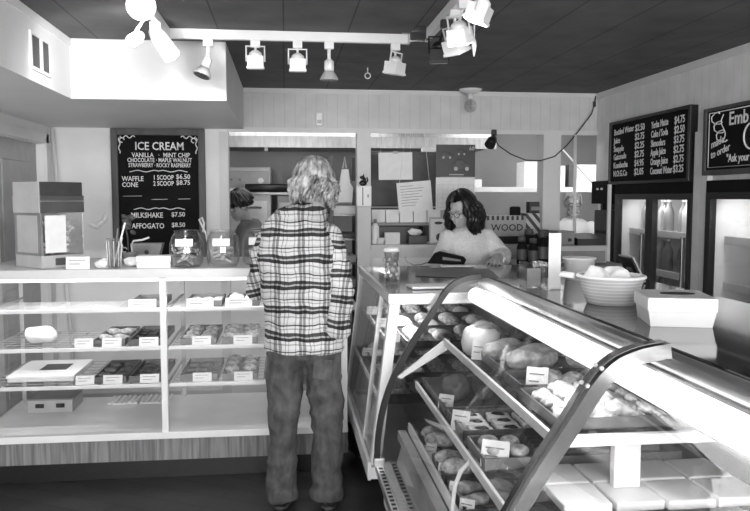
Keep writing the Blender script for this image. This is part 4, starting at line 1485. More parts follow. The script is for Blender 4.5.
part('cord', MB().tube([(1.25, 5.983, 2.02), (1.25, 5.985, 2.105)], .0015, 5).tube([(1.46, 5.983, 2.02), (1.46, 5.985, 2.105)], .0015, 5), 'white', t)

Zs = 1.2255
t = thing('storage_bin', 'long dark bin on the sill behind the plastic cup', 'bin', (.93, 6.20, Zs))
part('bin_body', MB().box(.70, 1.14, 6.14, 6.27, Zs, Zs + .14, .005), 'black', t)
part('rim', MB().box(.695, 1.145, 6.135, 6.275, Zs + .14, Zs + .152, .003), 'dgrey', t)
t = thing('spray_bottle', 'small white bottle at the left end of the sill', 'bottle', (.71, 6.05, Zs))
part('bottle_body', MB().lathe((.715, 6.05, Zs), [(.030, 0), (.032, .01), (.032, .14), (.012, .17)], 18), 'white', t)
part('cap', MB().lathe((.715, 6.05, Zs + .17), [(.014, 0), (.014, .03)], 12), 'mgrey', t)
solo('note_box', MB().box(.79, .91, 6.0, 6.06, Zs, Zs + .095, .003), 'paper', 'small white box on the sill beside the white bottle', 'box', (.85, 6.03, Zs))
m = MB().lathe((.755, 5.99, Zs), [(.028, 0), (.03, .05), (.028, .055)], 16)
solo('paper_roll', m, 'paper', 'short white paper roll at the left of the sill', 'paper roll', (.755, 5.99, Zs))
t = thing('wire_basket', 'dark basket with a white cloth on the sill left of the leaning picture', 'basket', (1.05, 6.07, Zs))
part('basket_body', MB().box(.985, 1.135, 6.02, 6.11, Zs, Zs + .07, .006), 'dgrey', t)
m = MB().ell((1.04, 6.065, Zs + .095), (.06, .035, .030), sub=3)
m.wobble(.012, 30, 4)
part('cloth', m, 'paper', t)
m = MB().ell((1.105, 6.125, Zs + .05), (.025, .02, .05), sub=3)
m.ell((1.10, 6.125, Zs + .118), (.02, .018, .024), sub=3)
m.wobble(.006, 30, 2)
solo('dark_ornament', m, 'blackm', 'dark lumpy ornament on the sill behind the dark basket', 'ornament', (1.105, 6.125, Zs))
t = thing('leaning_picture', 'small framed picture leaning on the sill just left of the woman', 'picture', (1.215, 6.02, Zs))
part('frame', MB().box(1.15, 1.285, 6.02, 6.032, Zs, Zs + .215, .002), 'lgrey', t)
part('print', MB().box(1.16, 1.275, 6.017, 6.02, Zs + .012, Zs + .203), 'paper', t)
m = MB()
m.ell((1.235, 6.016, Zs + .055), (.030, .0015, .032), sub=3)
m.ell((1.225, 6.016, Zs + .17), (.034, .0015, .012), sub=3)
part('picture_marks', m, 'dgrey', t)
t = thing('partition_shelf', 'narrow white shelf above the sill with a row of white cartons', 'shelf', (1.37, 6.24, 1.37))
part('board', MB().box(.60, 2.12, 6.105, 6.30, 1.375, 1.395), 'mgrey', t)
for k in range(5):
    x = .70 + .115 * k
    solo('carton', MB().box(x, x + .108, 6.15, 6.27, 1.3955, 1.50, .003), 'paper', f'white carton in the row above the sill, {ORD[k]} from left', 'carton', (x + .05, 6.2, 1.3955), 'white cartons above the sill')
t = thing('wood_crate', 'pale crate printed WOOD with a dashed dark rim, right of the woman', 'crate', (1.79, 6.05, Zs))
part('crate_tray', MB().box(1.66, 1.944, 5.99, 6.195, Zs, Zs + .06, .003), 'black', t)
part('crate_body', MB().box(1.615, 1.945, 6.0, 6.18, Zs + .06, Zs + .225, .002), 'crate', t)
part('lettering', MB().text('WOOD', .078, (1.655, 5.9995, Zs + .105), X_, Z_, 'LEFT', .001, 1.0), 'black', t)
for k in range(8):
    part('rim_dash', MB().box(1.618 + .041 * k, 1.638 + .041 * k, 5.998, 6.0, Zs + .192, Zs + .226), 'black', t)
t = thing('striped_box', 'diagonally striped box beside the crate printed WOOD', 'box', (2.06, 6.09, Zs))
part('box_body', MB().box(1.955, 2.17, 6.02, 6.17, Zs, Zs + .245, .003), 'wdiag', t)
t = thing('dark_tin', 'dark tin with a pale band on top of the striped box', 'tin', (2.05, 6.09, Zs + .246))
part('tin_body', MB().box(1.99, 2.11, 6.04, 6.14, Zs + .246, Zs + .34, .004), 'black', t)
part('label', MB().box(2.0, 2.10, 6.037, 6.04, Zs + .27, Zs + .30), 'mgrey', t)
solo('dark_pouch', MB().box(1.88, 1.97, 6.205, 6.265, Zs + .001, Zs + .30, .02), 'blackm', 'dark pouch standing behind the crate printed WOOD', 'pouch', (1.925, 6.235, Zs))

# header fittings
t = thing('wall_sensor', 'small white sensor box on the boarded header', 'sensor', (.27, 5.99, 2.16))
part('housing', MB().box(.243, .295, 5.955, 5.999, 2.155, 2.255, .008), 'white', t)
part('lens', MB().box(.252, .286, 5.953, 5.956, 2.17, 2.20), 'lgrey', t)
t = thing('clip_lamp', 'small black clip lamp under the header with a trailing cord', 'lamp', (1.62, 5.97, 2.10))
part('clip', MB().box(1.64, 1.68, 5.955, 5.979, 2.09, 2.14, .003).cyl((1.655, 5.96, 2.10), (1.645, 5.94, 2.06), .010, None, 10), 'black', t)
part('shade', MB().loft([(1.655, 5.94, 2.075), (1.63, 5.91, 2.05), (1.60, 5.875, 2.01)], [.022, .038, .042], 16), 'black', t)
part('cord', MB().tube([(1.655, 5.95, 2.07), (1.70, 5.955, 2.01), (1.80, 5.955, 1.945), (1.92, 5.955, 1.90), (2.04, 5.95, 1.895), (2.16, 5.95, 1.93), (2.26, 5.95, 2.02), (2.36, 5.95, 2.14), (2.46, 5.95, 2.27), (2.495, 5.97, 2.36), (2.505, 5.98, 2.42)], .005, 8), 'black', t)
part('plug', MB().box(2.48, 2.50, 5.955, 5.975, 2.33, 2.375, .005), 'black', t)
t = thing('bulb_fixture', 'bare round bulb in a white ceiling base near the back header', 'lamp', (1.44, 5.86, 2.44))
part('base', MB().lathe((1.44, 5.86, 2.40), [(.02, 0), (.06, .018), (.085, .03), (.088, .0395)], 24), 'white', t)
part('stem', MB().cyl((1.44, 5.86, 2.36), (1.44, 5.86, 2.40), .018, None, 14), 'white', t)
part('bulb', MB().lathe((1.44, 5.86, 2.26), [(.004, 0), (.030, .008), (.046, .03), (.050, .05), (.042, .078), (.022, .10)], 24), 'clear', t)
part('filament', MB().lathe((1.44, 5.86, 2.285), [(.004, 0), (.012, .02), (.012, .05), (.004, .075)], 12), 'lgrey', t)
solo('ceiling_hook', MB().tube([(.54, 4.98, 2.44), (.54, 4.98, 2.405)], .004, 8).tube([(.54 + .018 * cos(q), 4.98, 2.388 + .018 * sin(q)) for q in [pi / 2 + k * pi / 8 for k in range(17)]], .004, 8),
     'white', 'small white ring hook in the ceiling right of the track', 'hook', (.54, 4.98, 2.44))
solo('pull_cord', MB().tube([(.80, 3.2, 2.44), (.80, 3.2, 2.26)], .003, 6).loft([(.80, 3.2, 2.265), (.80, 3.2, 2.24), (.80, 3.2, 2.195)], [.006, .011, .003], 8), 'white', 'short white pull cord with a bead hanging right of the lamp cluster', 'cord', (.80, 3.2, 2.44))
m = MB().box(.64, .76, 3.74, 3.86, 2.432, 2.438).box(.60, .78, 3.90, 4.10, 2.433, 2.438)
solo('ceiling_plate', m, 'clear', 'clear plastic cover plates on the ceiling at the end of the track', 'plate', (.69, 3.9, 2.44))

# ------------------------------------------------------------------ track lighting
ZT = 2.41
t = thing('light_track', 'long white ceiling light track running across the shop', 'light track', (.05, 3.95, 2.44))
part('rail', MB().box(-.56, .635, 3.935, 3.965, 2.39, 2.438, .003), 'white', t)
part('end_cap', MB().box(.635, .645, 3.932, 3.968, 2.388, 2.438), 'lgrey', t)
t = thing('light_track', 'white ceiling light track running towards the viewer on the right', 'light track', (.735, 3.0, 2.44))
part('rail', MB().box(.705, .737, 2.0, 3.80, 2.39, 2.438, .003), 'white', t)
t = thing('light_track', 'white ceiling light track running towards the viewer on the left', 'light track', (-.575, 3.0, 2.44))
part('rail', MB().box(-.59, -.56, 2.2, 3.965, 2.39, 2.438, .003), 'white', t)


def orient(m, a, aim):
    """turn geometry built along -Z at the origin to point along `aim`, and move it to a"""
    q = Vector(aim).to_track_quat('-Z', 'Y').to_matrix()
    for v in m.bm.verts:
        v.co = q @ v.co + Vector(a)
    return m


def lamp_square(x, y, label, aim=(0, 0, -1), lit=False, body='white', zt=2.39, drop=.10, head=None):
    t = thing('track_lamp', label, 'track lamp', (x, y, zt), 'square track lamps')
    part('adapter', MB().box(x - .024, x + .024, y - .016, y + .016, zt - .035, zt, .003), body, t)
    h = Vector(head) if head else Vector((x, y, zt - drop))
    yk = part('yoke', orient(MB().tube([(-.046, 0, -.02), (-.046, 0, .055), (.046, 0, .055), (.046, 0, -.02)], .005, 8), h, aim), body, t)
    part('stem', MB().tube([(x, y, zt - .03), ((x + h.x) / 2, (y + h.y) / 2, (zt + h.z) / 2 + .01), tuple(h + Vector((0, 0, .03)))], .006, 8), body, t)
    part('housing', orient(MB().prism([(-.040, -.040, -.045), (.040, -.040, -.045), (.040, .040, -.045), (-.040, .040, -.045)], (0, 0, .052)).lathe((0, 0, .006), [(.036, 0), (.030, .018), (.014, .03)], 16), h, aim), body, t)
    part('rim', orient(MB().box(-.044, .044, -.044, .044, -.056, -.044, .002), h, aim), body, t)
    part('lens', orient(MB().box(-.037, .037, -.037, .037, -.0585, -.056), h, aim), 'lamp' if lit else 'lgrey', t)
    return t


def lamp_par(x, y, label, aim, zt=2.39, stem=.09):
    t = thing('track_lamp', label, 'track lamp', (x, y, zt), 'flared track lamps')
    part('adapter', MB().box(x - .024, x + .024, y - .016, y + .016, zt - .035, zt, .003), 'white', t)
    h = Vector((x, y, zt - stem))
    part('stem', MB().cyl((x, y, zt - .03), tuple(h + Vector((0, 0, .0))), .009, None, 10), 'white', t)
    part('socket', orient(MB().lathe((0, 0, -.055), [(.024, 0), (.026, .02), (.024, .05), (.012, .06)], 16), h, aim), 'white', t)
    part('reflector', orient(MB().lathe((0, 0, -.10), [(.046, 0), (.047, .008), (.034, .03), (.022, .048)], 20), h, aim), 'lgrey', t)
    part('lens', orient(MB().lathe((0, 0, -.103), [(.040, 0), (.042, .003)], 20), h, aim), 'chrome', t)
    return t


lamp_par(-.376, 3.95, 'flared white track lamp tilted left, on the left of the cross track', (-.35, -.2, -1))
lamp_square(-.142, 3.95, 'square white track lamp, leftmost of three on the cross track', (.0, .1, -1), drop=.085)
lamp_square(.070, 3.95, 'square white track lamp, middle of three on the cross track', (0, .1, -1), drop=.095)
lamp_par(.230, 3.95, 'flared white track lamp hanging straight down on the cross track', (0, .05, -1))
lamp_square(.572, 3.95, 'square white track lamp, rightmost of three on the cross track', (-.12, .12, -1), drop=.10)
lamp_square(.721, 3.40, 'black square lamp hanging in the cluster at the top', (.1, .35, -1), body='black', head=(.695, 3.42, 2.265))
lamp_square(.721, 3.22, 'unlit white square lamp between black and lit lamps in the cluster', (.35, .25, -1), head=(.725, 3.25, 2.27))
lamp_square(.721, 3.06, 'lit white square lamp in the middle of the cluster', (.2, .25, -1), True, head=(.705, 3.07, 2.275))
lamp_square(.721, 2.82, 'lit white square lamp at the top right of the cluster', (-.35, .2, -1), True, head=(.74, 2.86, 2.315))


def lamp_can(x, y, h, aim, label, lit, r=.045, ln=.12):
    t = thing('track_lamp', label, 'track lamp', (x, y, 2.39), 'can track lamps')
    part('adapter', MB().box(x - .024, x + .024, y - .016, y + .016, 2.355, 2.39, .003), 'white', t)
    part('stem', MB().tube([(x, y, 2.36), tuple(Vector(h) + Vector((0, 0, .03)))], .007, 8), 'white', t)
    part('can', orient(MB().lathe((0, 0, -ln / 2), [(r, 0), (r, ln * .7), (r * .7, ln), (r * .2, ln * 1.02)], 22), h, aim), 'white', t)
    part('lens', orient(MB().lathe((0, 0, -ln / 2 - .004), [(r * .92, 0), (r * .92, .005)], 20), h, aim), 'lamp' if lit else 'lgrey', t)
    return t


lamp_can(-.575, 3.10, (-.545, 3.07, 2.335), (.22, -1, -.25), 'glaring lit can lamp facing the viewer at top left', True, .055)
lamp_can(-.575, 3.36, (-.61, 3.33, 2.265), (-.25, -.9, -.45), 'smaller lit can lamp below the glaring one at top left', True, .026, .09)
lamp_can(-.575, 3.60, (-.545, 3.60, 2.30), (.55, -.25, -.8), 'white can lamp pointing down right beside the cross track', True, .040, .15)

# ------------------------------------------------------------------ kitchen behind the partition
t = thing('extractor_hood', 'long stainless extractor hood high in the kitchen', 'hood', (.7, 7.6, 2.05))
part('canopy', MB().prism([(-1.0, 7.15, 2.08), (-1.0, 8.1, 2.08), (-1.0, 7.9, 2.5), (-1.0, 7.25, 2.5)], (3.0, 0, 0)), 'steel', t)
part('lip', MB().box(-1.01, 2.01, 7.13, 7.15, 2.06, 2.17, .004), 'steel', t)
part('hanger', MB().box(-.8, -.78, 7.5, 7.52, 2.49, 2.55).box(1.8, 1.82, 7.5, 7.52, 2.49, 2.55), 'alu', t)
part('lamp', MB().cyl((-.17, 7.20, 2.03), (-.17, 7.20, 2.085), .018, None, 12), 'white', t)
part('lamp', MB().cyl((1.33, 7.20, 2.03), (1.33, 7.20, 2.085), .018, None, 12), 'white', t)
t = thing('oven', 'large white kitchen oven with control knob behind the left opening', 'oven', (-.40, 7.9, 0))
part('body', MB().box(-.80, -.14, 7.62, 8.3, .05, 1.90, .012), 'oven', t)
part('foot', MB().box(-.78, -.72, 7.7, 8.2, 0, .05).box(-.22, -.16, 7.7, 8.2, 0, .05), 'black', t)
part('control_panel', MB().box(-.78, -.16, 7.605, 7.62, 1.70, 1.86, .004), 'lgrey', t)
for x in (-.70, -.60, -.52, -.44):
    part('knob', MB().cyl((x, 7.605, 1.775), (x, 7.592, 1.775), .012, None, 12), 'mgrey', t)
part('knob', MB().cyl((-.235, 7.605, 1.765), (-.235, 7.575, 1.765), .028, None, 18), 'white', t)
for z in (.25, .95):
    d = part('door', MB().box(-.77, -.17, 7.59, 7.62, z, z + .62, .008), 'white', t)
    part('handle', MB().tube([(-.70, 7.585, z + .55), (-.70, 7.55, z + .55), (-.24, 7.55, z + .55), (-.24, 7.585, z + .55)], .012, 8), 'alu', d)
t = thing('warming_cabinet', 'pale upright kitchen cabinet to the right of the oven', 'cabinet', (.1, 8.3, 0))
part('cabinet_body', MB().box(-.08, .35, 8.0, 8.6, 0, 1.62, .01), 'lgrey', t)
part('door', MB().box(-.06, .33, 7.985, 8.0, .1, 1.55, .006), 'oven', t)
part('handle', MB().box(.27, .29, 7.95, 7.985, .8, 1.2, .004), 'alu', t)
part('side_flap', MB().prism([(-.08, 7.99, 1.62), (.02, 7.99, 1.62), (-.05, 7.99, 1.95)], (0, .02, 0)), 'mgrey', t)
t = thing('work_table', 'kitchen work table with a dark overshelf behind the standing man', 'table', (.0, 6.95, 0))
part('table_top', MB().box(-.75, .28, 7.02, 7.50, .88, .92, .004), 'steel', t)
for x in (-.72, .25):
    for y in (7.06, 7.46):
        part('leg', MB().box(x - .02, x + .02, y - .02, y + .02, 0, .88), 'alu', t)
for x in (-.74, .27):
    part('post', MB().box(x - .012, x + .012, 7.40, 7.424, .92, 1.64), 'dsteel', t)
part('overshelf', MB().box(-.76, .29, 7.18, 7.45, 1.625, 1.65, .003), 'dsteel', t)
solo('shelf_roll', MB().cyl((-.37, 7.28, 1.69), (.05, 7.28, 1.69), .038, None, 14), 'black', 'long dark roll lying on the kitchen overshelf left of the man', 'roll', (-.15, 7.28, 1.651))
solo('paper_stack', MB().box(-.58, -.40, 7.22, 7.38, 1.651, 1.68, .003), 'paper', 'white paper stack on the kitchen overshelf above the young worker', 'paper', (-.49, 7.3, 1.651))
t = thing('sheet_pan_rack', 'tall dark rack of pans just left of the white switch post', 'rack', (.50, 6.50, 0))
for x in (.38, .60):
    for y in (6.25, 6.70):
        part('upright', MB().box(x - .014, x + .014, y - .014, y + .014, 0, 1.95), 'black', t)
for k in range(8):
    z = .25 + .2 * k
    part('runner', MB().box(.37, .61, 6.24, 6.71, z, z + .012), 'dsteel', t)
random.seed(21)
for k in range(1, 8):
    z = .25 + .2 * k + .0125
    a = random.random()
    solo('pan', MB().box(.40, .58, 6.28, 6.66, z, z + .03 + .05 * a, .006), ['lgrey', 'dgrey', 'paper', 'mgrey'][k % 4],
         f"{['light', 'dark', 'white', 'grey'][k % 4]} pan on the tall dark rack, {ORD[k - 1]} level from the bottom", 'pan', (.49, 6.47, z), 'pans on the tall rack')
t = thing('hanging_apron', 'white apron on the rack right behind the man', 'apron', (.50, 6.20, 1.4))
part('cloth', MB().prism([(.43, 6.215, 1.56), (.545, 6.215, 1.56), (.555, 6.215, 1.68), (.53, 6.215, 1.72), (.515, 6.215, 1.83), (.46, 6.215, 1.83), (.445, 6.215, 1.72), (.42, 6.215, 1.67)], (0, .018, 0)), 'paper', t)
part('strap', MB().tube([(.47, 6.224, 1.84), (.485, 6.224, 1.93), (.50, 6.224, 1.84)], .004, 6), 'white', t)
t = thing('refrigerator', 'dark grey kitchen refrigerator behind the hanging notices', 'refrigerator', (1.03, 6.95, 0))
part('body', MB().box(.64, 1.36, 6.62, 7.02, 0, 2.0, .01), 'dgrey', t)
part('door', MB().box(.65, 1.35, 6.60, 6.62, .1, 1.50, .006), 'dgrey', t)
part('freezer_door', MB().box(.65, 1.35, 6.60, 6.62, 1.53, 1.98, .006), 'dgrey', t)
part('handle', MB().box(.70, .72, 6.56, 6.60, .9, 1.4, .004).box(.70, .72, 6.56, 6.60, 1.56, 1.8, .004), 'alu', t)
part('rail', MB().box(.66, 1.34, 6.59, 6.60, 1.508, 1.522), 'lgrey', t)
solo('paper_bag', MB().prism([(1.22, 6.66, 2.001), (1.34, 6.66, 2.001), (1.35, 6.66, 2.04), (1.21, 6.66, 2.04)], (0, .1, 0)), 'paper', 'white paper bag lying on top of the dark refrigerator', 'bag', (1.28, 6.7, 2.0))
t = thing('shelving_unit', 'long white kitchen shelf unit holding boxes behind the right openings', 'shelving', (2.4, 7.0, 0))
part('board', MB().box(1.55, 3.2, 6.80, 7.20, 1.65, 1.695, .003), 'white', t)
for x in (1.57, 3.18):
    for y in (6.82, 7.18):
        part('post', MB().box(x - .015, x + .015, y - .015, y + .015, 0, 1.65), 'white', t)
for x0, x1, h, lab, mt in ((1.62, 1.80, .07, 'low white box at the left end of the long kitchen shelf', 'paper'), (2.20, 2.37, .235, 'upright white box on the long kitchen shelf, left of the thick post', 'paper'),
                           (2.50, 2.595, .20, 'narrow white box on the long kitchen shelf, right of the thick post', 'paper'), (2.63, 2.70, .21, 'narrow dark box between white boxes on the kitchen shelf', 'dgrey'), (2.705, 2.98, .21, 'wide white box at the right end of the kitchen shelf', 'paper')):
    solo('storage_carton', MB().box(x0, x1, 6.86, 7.1, 1.6955, 1.6955 + h, .004), mt, lab, 'box', ((x0 + x1) / 2, 6.95, 1.6955), 'boxes on the kitchen shelf')
t = thing('kitchen_counter', 'kitchen counter in front of the older worker in the white shirt', 'counter', (2.7, 7.0, 0))
part('cabinet', MB().box(2.2, 3.3, 6.45, 6.75, 0, 1.13), 'lgrey', t)
part('worktop', MB().box(2.18, 3.32, 6.42, 6.78, 1.13, 1.16, .004), 'steel', t)
t = thing('flour_sack', 'white bulging sack on a stool left of the older worker', 'sack', (2.56, 7.12, .89))
m = MB().ell((2.56, 7.12, 1.24), (.09, .10, .345), sub=4)
m.wobble(.03, 8, 3)
part('sack_body', m, 'paper', t)
m = MB().box(2.46, 2.66, 7.02, 7.22, .86, .889, .004)
for x in (2.48, 2.64):
    for y in (7.04, 7.20):
        m.box(x - .015, x + .015, y - .015, y + .015, 0, .86)
solo('stool', m, 'lgrey', 'plain stool carrying the white sack in the kitchen', 'stool', (2.56, 7.12, 0))


# ------------------------------------------------------------------ people
def head_shape(m, c, yaw, pitch, roll=0.0, k=1.0):
    R = Matrix.Rotation(yaw, 3, 'Z') @ Matrix.Rotation(pitch, 3, 'X') @ Matrix.Rotation(roll, 3, 'Y')
    c = Vector(c)

    def e(p, r, rot=None):
        rr = R if rot is None else R @ rot
        m.ell(c + R @ (Vector(p) * k), tuple(q * k for q in r), rr, 3)

    e((0, .012, .032), (.074, .094, .088))
    e((0, -.022, -.030), (.060, .072, .080))
    e((0, -.030, -.075), (.044, .050, .036))
    e((0, -.068, -.098), (.022, .020, .016))
    for s in (-1, 1):
        e((s * .036, -.062, -.028), (.024, .024, .022))
        e((s * .074, .012, -.012), (.010, .024, .034), Matrix.Rotation(s * .35, 3, 'Z'))
        e((s * .030, -.084, .020), (.026, .011, .008))
    m.loft([c + R @ (Vector(p) * k) for p in ((0, -.084, .012), (0, -.098, -.006), (0, -.112, -.028), (0, -.090, -.040))], [.008 * k, .010 * k, (.016 * k, .011 * k), .009 * k], 10)
    e((0, -.088, -.060), (.024, .010, .0065))
    e((0, -.086, -.072), (.021, .010, .0075))
    return R


def hand_shape(m, wrist, d, n, mir=1, curl=.5, k=1.0):
    wrist, d, n = Vector(wrist), Vector(d).normalized(), Vector(n)
    n = (n - d * n.dot(d)).normalized()
    s = d.cross(n) * mir
    m.loft([wrist - d * .02, wrist + d * .02 * k, wrist + d * .06 * k, wrist + d * .092 * k], [(.027 * k, .020 * k), (.033 * k, .018 * k), (.042 * k, .016 * k), (.040 * k, .013 * k)], 12, side=s)
    for i, ln in enumerate((.070, .079, .074, .058)):
        b = wrist + d * (.085 if i in (1, 2) else .080) * k + s * (i - 1.5) * -.0215 * k
        dd = (d + s * (i - 1.5) * -.10).normalized()
        pts, rad, p = [b - d * .02, b], [.0088 * k, .0088 * k], b
        for q in range(3):
            an = curl * (q + .6)
            v = dd * cos(an) + n * sin(an)
            p = p + v * ln * k * (.42, .32, .26)[q]
            pts.append(p)
            rad.append((.0082, .0076, .0062)[q] * k)
        m.loft(pts, rad, 10)
    b = wrist + d * .028 * k + s * .026 * k
    v1 = (s * .75 + d * .62 + n * .25).normalized()
    v2 = (s * .35 + d * .85 + n * .35).normalized()
    m.loft([b - v1 * .015, b, b + v1 * .036 * k, b + v1 * .036 * k + v2 * .030 * k, b + v1 * .036 * k + v2 * .052 * k], [.012 * k, .0125 * k, .0105 * k, .0092 * k, .006 * k], 10)


def eyes(t, c, R, k=1.0):
    m, m2 = MB(), MB()
    for s in (-1, 1):
        p = Vector(c) + R @ (Vector((s * .031, -.080, .003)) * k)
        m.ell(p, .0115 * k, sub=2)
        m2.ell(p + R @ Vector((0, -.0085, 0)), .0052 * k, sub=2)
    e = part('eyes', m, 'cream', t)
    part('iris', m2, 'eye', e)


def hair_strands(m, c, R, n, seed, length, rad, droop, curl, zone, k=1.0, wave=1.0):
    """many tapering locks growing from the scalp; zone(dir) says where hair grows"""
    rnd = random.Random(seed)
    c = Vector(c)
    cnt = 0
    while cnt < n:
        d = Vector((rnd.gauss(0, 1), rnd.gauss(0, 1), rnd.gauss(.25, 1)))
        if d.length < .1:
            continue
        d.normalize()
        if not zone(d):
            continue
        cnt += 1
        p = Vector((d.x * .078, .010 + d.y * .096, .030 + d.z * .092)) * k
        pts, L = [p * .96], length * rnd.uniform(.75, 1.15)
        v = (d + Vector((0, 0, -.2))).normalized()
        ph = rnd.uniform(0, 6.28)
        ax = Vector((rnd.gauss(0, 1), rnd.gauss(0, 1), rnd.gauss(0, 1))).normalized()
        ns = 7
        for q in range(ns):
            v = (v + Vector((0, 0, -droop)) + ax.cross(v) * curl * sin(ph + q * 1.3 * wave)).normalized()
            p = p + v * L / ns
            r2 = Vector((p.x / .082, (p.y - .01 * k) / .100, (p.z - .03 * k) / .095)) / k
            if r2.length < 1.0:
                r2.normalize()
                p = Vector((r2.x * .084, .010 + r2.y * .102, .030 + r2.z * .097)) * k
            pts.append(p.copy())
        rr = [rad * f for f in (.7, 1, 1.1, 1.1, 1, .85, .6, .25)]
        m.loft([c + R @ q for q in pts], rr, 6)
    return m


def hair_locks(m, c, R, seed, n, zend, rad, wave, front, lift=1.06, flat=.6, spread=0.0, k=1.0):
    """wavy locks combed from the crown over the skull and hanging to zend; `front` is the half-angle left open for the face"""
    rnd = random.Random(seed)
    c = Vector(c)
    for i in range(n):
        az = -pi / 2 + front + (2 * pi - 2 * front) * (i + rnd.random()) / n
        edge = min(abs(az + pi / 2), abs(az - 3 * pi / 2)) - front
        lf = lift * rnd.uniform(.97, 1.05)
        ze = zend + rnd.uniform(-.018, .018)
        ph, fq = rnd.uniform(0, 6.28), rnd.uniform(.8, 1.25)
        pts, rr = [], []
        t0 = rnd.uniform(.05, .5)
        N1 = 7
        for q in range(N1):
            th = t0 + (1.62 - t0) * q / (N1 - 1)
            a = az + .10 * sin(ph + q * 1.1 * fq) * (q / N1)
            d = Vector((sin(th) * cos(a), sin(th) * sin(a), cos(th)))
            pts.append(Vector((d.x * .082, .010 + d.y * .102, .030 + d.z * .097)) * lf)
        base = pts[-1].copy()
        nz_ = max(2, int((base.z - ze) / .022))
        out = Vector((cos(az), sin(az), 0))
        tan = Vector((-sin(az), cos(az), 0))
        for q in range(1, nz_ + 1):
            f = q / nz_
            pts.append(base + Vector((0, 0, (ze - base.z) * f)) + out * (spread * sin(f * 2.4) + wave * sin(ph + q * 1.15 * fq)) + tan * wave * cos(ph + q * 1.0 * fq))
        L = len(pts)
        for q in range(L):
            f = q / (L - 1)
            r = rad * (.55 + .6 * min(1, f * 2.2)) * (1 - max(0, f - .75) * 2.6)
            rr.append((r, r * flat))
        m.loft([c + R @ (p * k) for p in pts], rr, 7)
    return m


def hair_cap(m, c, R, zone, gx=1.0, k=1.0, noise_amp=.006, seed=1):
    c = Vector(c)
    b = bmesh.new()
    bmesh.ops.create_icosphere(b, subdivisions=4, radius=1)
    rm = [v for v in b.verts if not zone(v.co.normalized())]
    bmesh.ops.delete(b, geom=rm, context='VERTS')
    outer = {}
    for v in b.verts:
        d = v.co.normalized()
        q = Vector((d.x * .081, .010 + d.y * .100, .030 + d.z * .096)) * k * gx
        q += d * noise_amp * noise.noise(d * 5 + Vector((seed, 0, 0)))
        outer[v.index] = m.bm.verts.new(c + R @ q)
    for f in b.faces:
        m.bm.faces.new([outer[v.index] for v in f.verts]).smooth = True
    b.free()
    return m


def V(*a):
    return Vector(a)


def arm(m, sh, el, wr, r0, r1, r2, n=14, to=1.0):
    sh, el, wr = Vector(sh), Vector(el), Vector(wr)
    end = el.lerp(wr, to)
    pts = [sh.lerp(el, -.12), sh, sh.lerp(el, .35), sh.lerp(el, .75), el, el.lerp(end, .3), el.lerp(end, .7), end]
    rad = [r0 * .8, r0, r0 * .95, r1 * 1.05, r1, r1 * 1.0, (r1 + r2) / 2, r2]
    m.loft(pts, rad, n)


def leg(m, hip, kn, an, r0, r1, r2, n=16):
    hip, kn, an = Vector(hip), Vector(kn), Vector(an)
    m.loft([hip + V(0, 0, .05), hip, hip.lerp(kn, .4), hip.lerp(kn, .85), kn, kn.lerp(an, .25), kn.lerp(an, .6), an],
           [r0 * .9, r0, r0 * .88, r1 * 1.08, r1, r1 * 1.0, (r1 + r2) / 2, r2], n)


def shoe(t, heel, toe, mat='shoe', name='shoe', h=.075):
    heel, toe = Vector(heel), Vector(toe)
    d = (toe - heel).normalized()
    s = d.cross(V(0, 0, 1))
    L = (toe - heel).length
    P = lambda f, z: heel + d * L * f + V(0, 0, z)
    m = MB().loft([P(-.03, .05), P(.05, .055), P(.28, .060), P(.55, .048), P(.80, .038), P(.97, .030), P(1.0, .028)],
                  [(.02, .02), (.034, .042), (.038, .052), (.043, .038), (.046, .028), (.032, .018), (.012, .010)], 16, side=s)
    o = part(name, m, mat, t)
    part('sole', MB().loft([P(-.04, .0085), P(0.02, .0085), P(.5, .0085), P(.8, .0085), P(1.0, .0085)], [(.02, .008), (.038, .008), (.044, .008), (.050, .008), (.022, .008)], 16, side=s), 'dgrey', o)


# --- the customer, seen from behind
t = thing('person', 'man in plaid flannel shirt and jeans seen from behind at left case', 'person', (.085, 3.85, 0))
hc = V(.150, 3.905, 1.655)
body = MB()
RH = head_shape(body, hc, radians(180 - 12), radians(14), 0, 1.03)
body.loft([(.135, 3.845, 1.46), (.142, 3.86, 1.54), (.150, 3.885, 1.60)], [.062, .056, .056], 14)
TOR = [(.085, 3.85, .80), (.085, 3.85, .90), (.082, 3.845, 1.0), (.07, 3.83, 1.15), (.062, 3.82, 1.28), (.066, 3.82, 1.38), (.09, 3.83, 1.455), (.125, 3.845, 1.50)]
TR = [(.150, .105), (.170, .12), (.172, .115), (.185, .125), (.198, .132), (.190, .12), (.125, .085), (.06, .055)]
body.loft(TOR, TR, 20, side=(1, -.1, 0))
shR, elR, wrR = V(.232, 3.805, 1.40), V(.272, 3.735, 1.13), V(.252, 3.765, .905)
shL, elL, wrL = V(-.085, 3.86, 1.39), V(-.148, 3.93, 1.125), V(-.105, 4.135, 1.245)
arm(body, shR, elR, wrR, .052, .042, .029)
arm(body, shL, elL, wrL, .052, .042, .029)
hand_shape(body, wrR, (-.35, .15, -1), (-.7, .5, 0), -1, .35)
hand_shape(body, wrL, (.25, 1, .05), (.2, 0, -1), -1, .18)
hipL, knL, anL = V(.005, 3.85, .86), V(-.015, 3.84, .47), V(-.030, 3.87, .085)
hipR, knR, anR = V(.170, 3.85, .86), V(.205, 3.83, .47), V(.205, 3.84, .085)
leg(body, hipL, knL, anL, .085, .055, .04)
leg(body, hipR, knR, anR, .085, .055, .04)
for an, tdx in ((anL, .05), (anR, .04)):
    body.loft([an + V(0, -.03, -.03), an + V(tdx * .4, .06, -.045), an + V(tdx, .16, -.055)], [(.035, .035), (.04, .025), (.03, .015)], 12, side=(1, 0, 0))
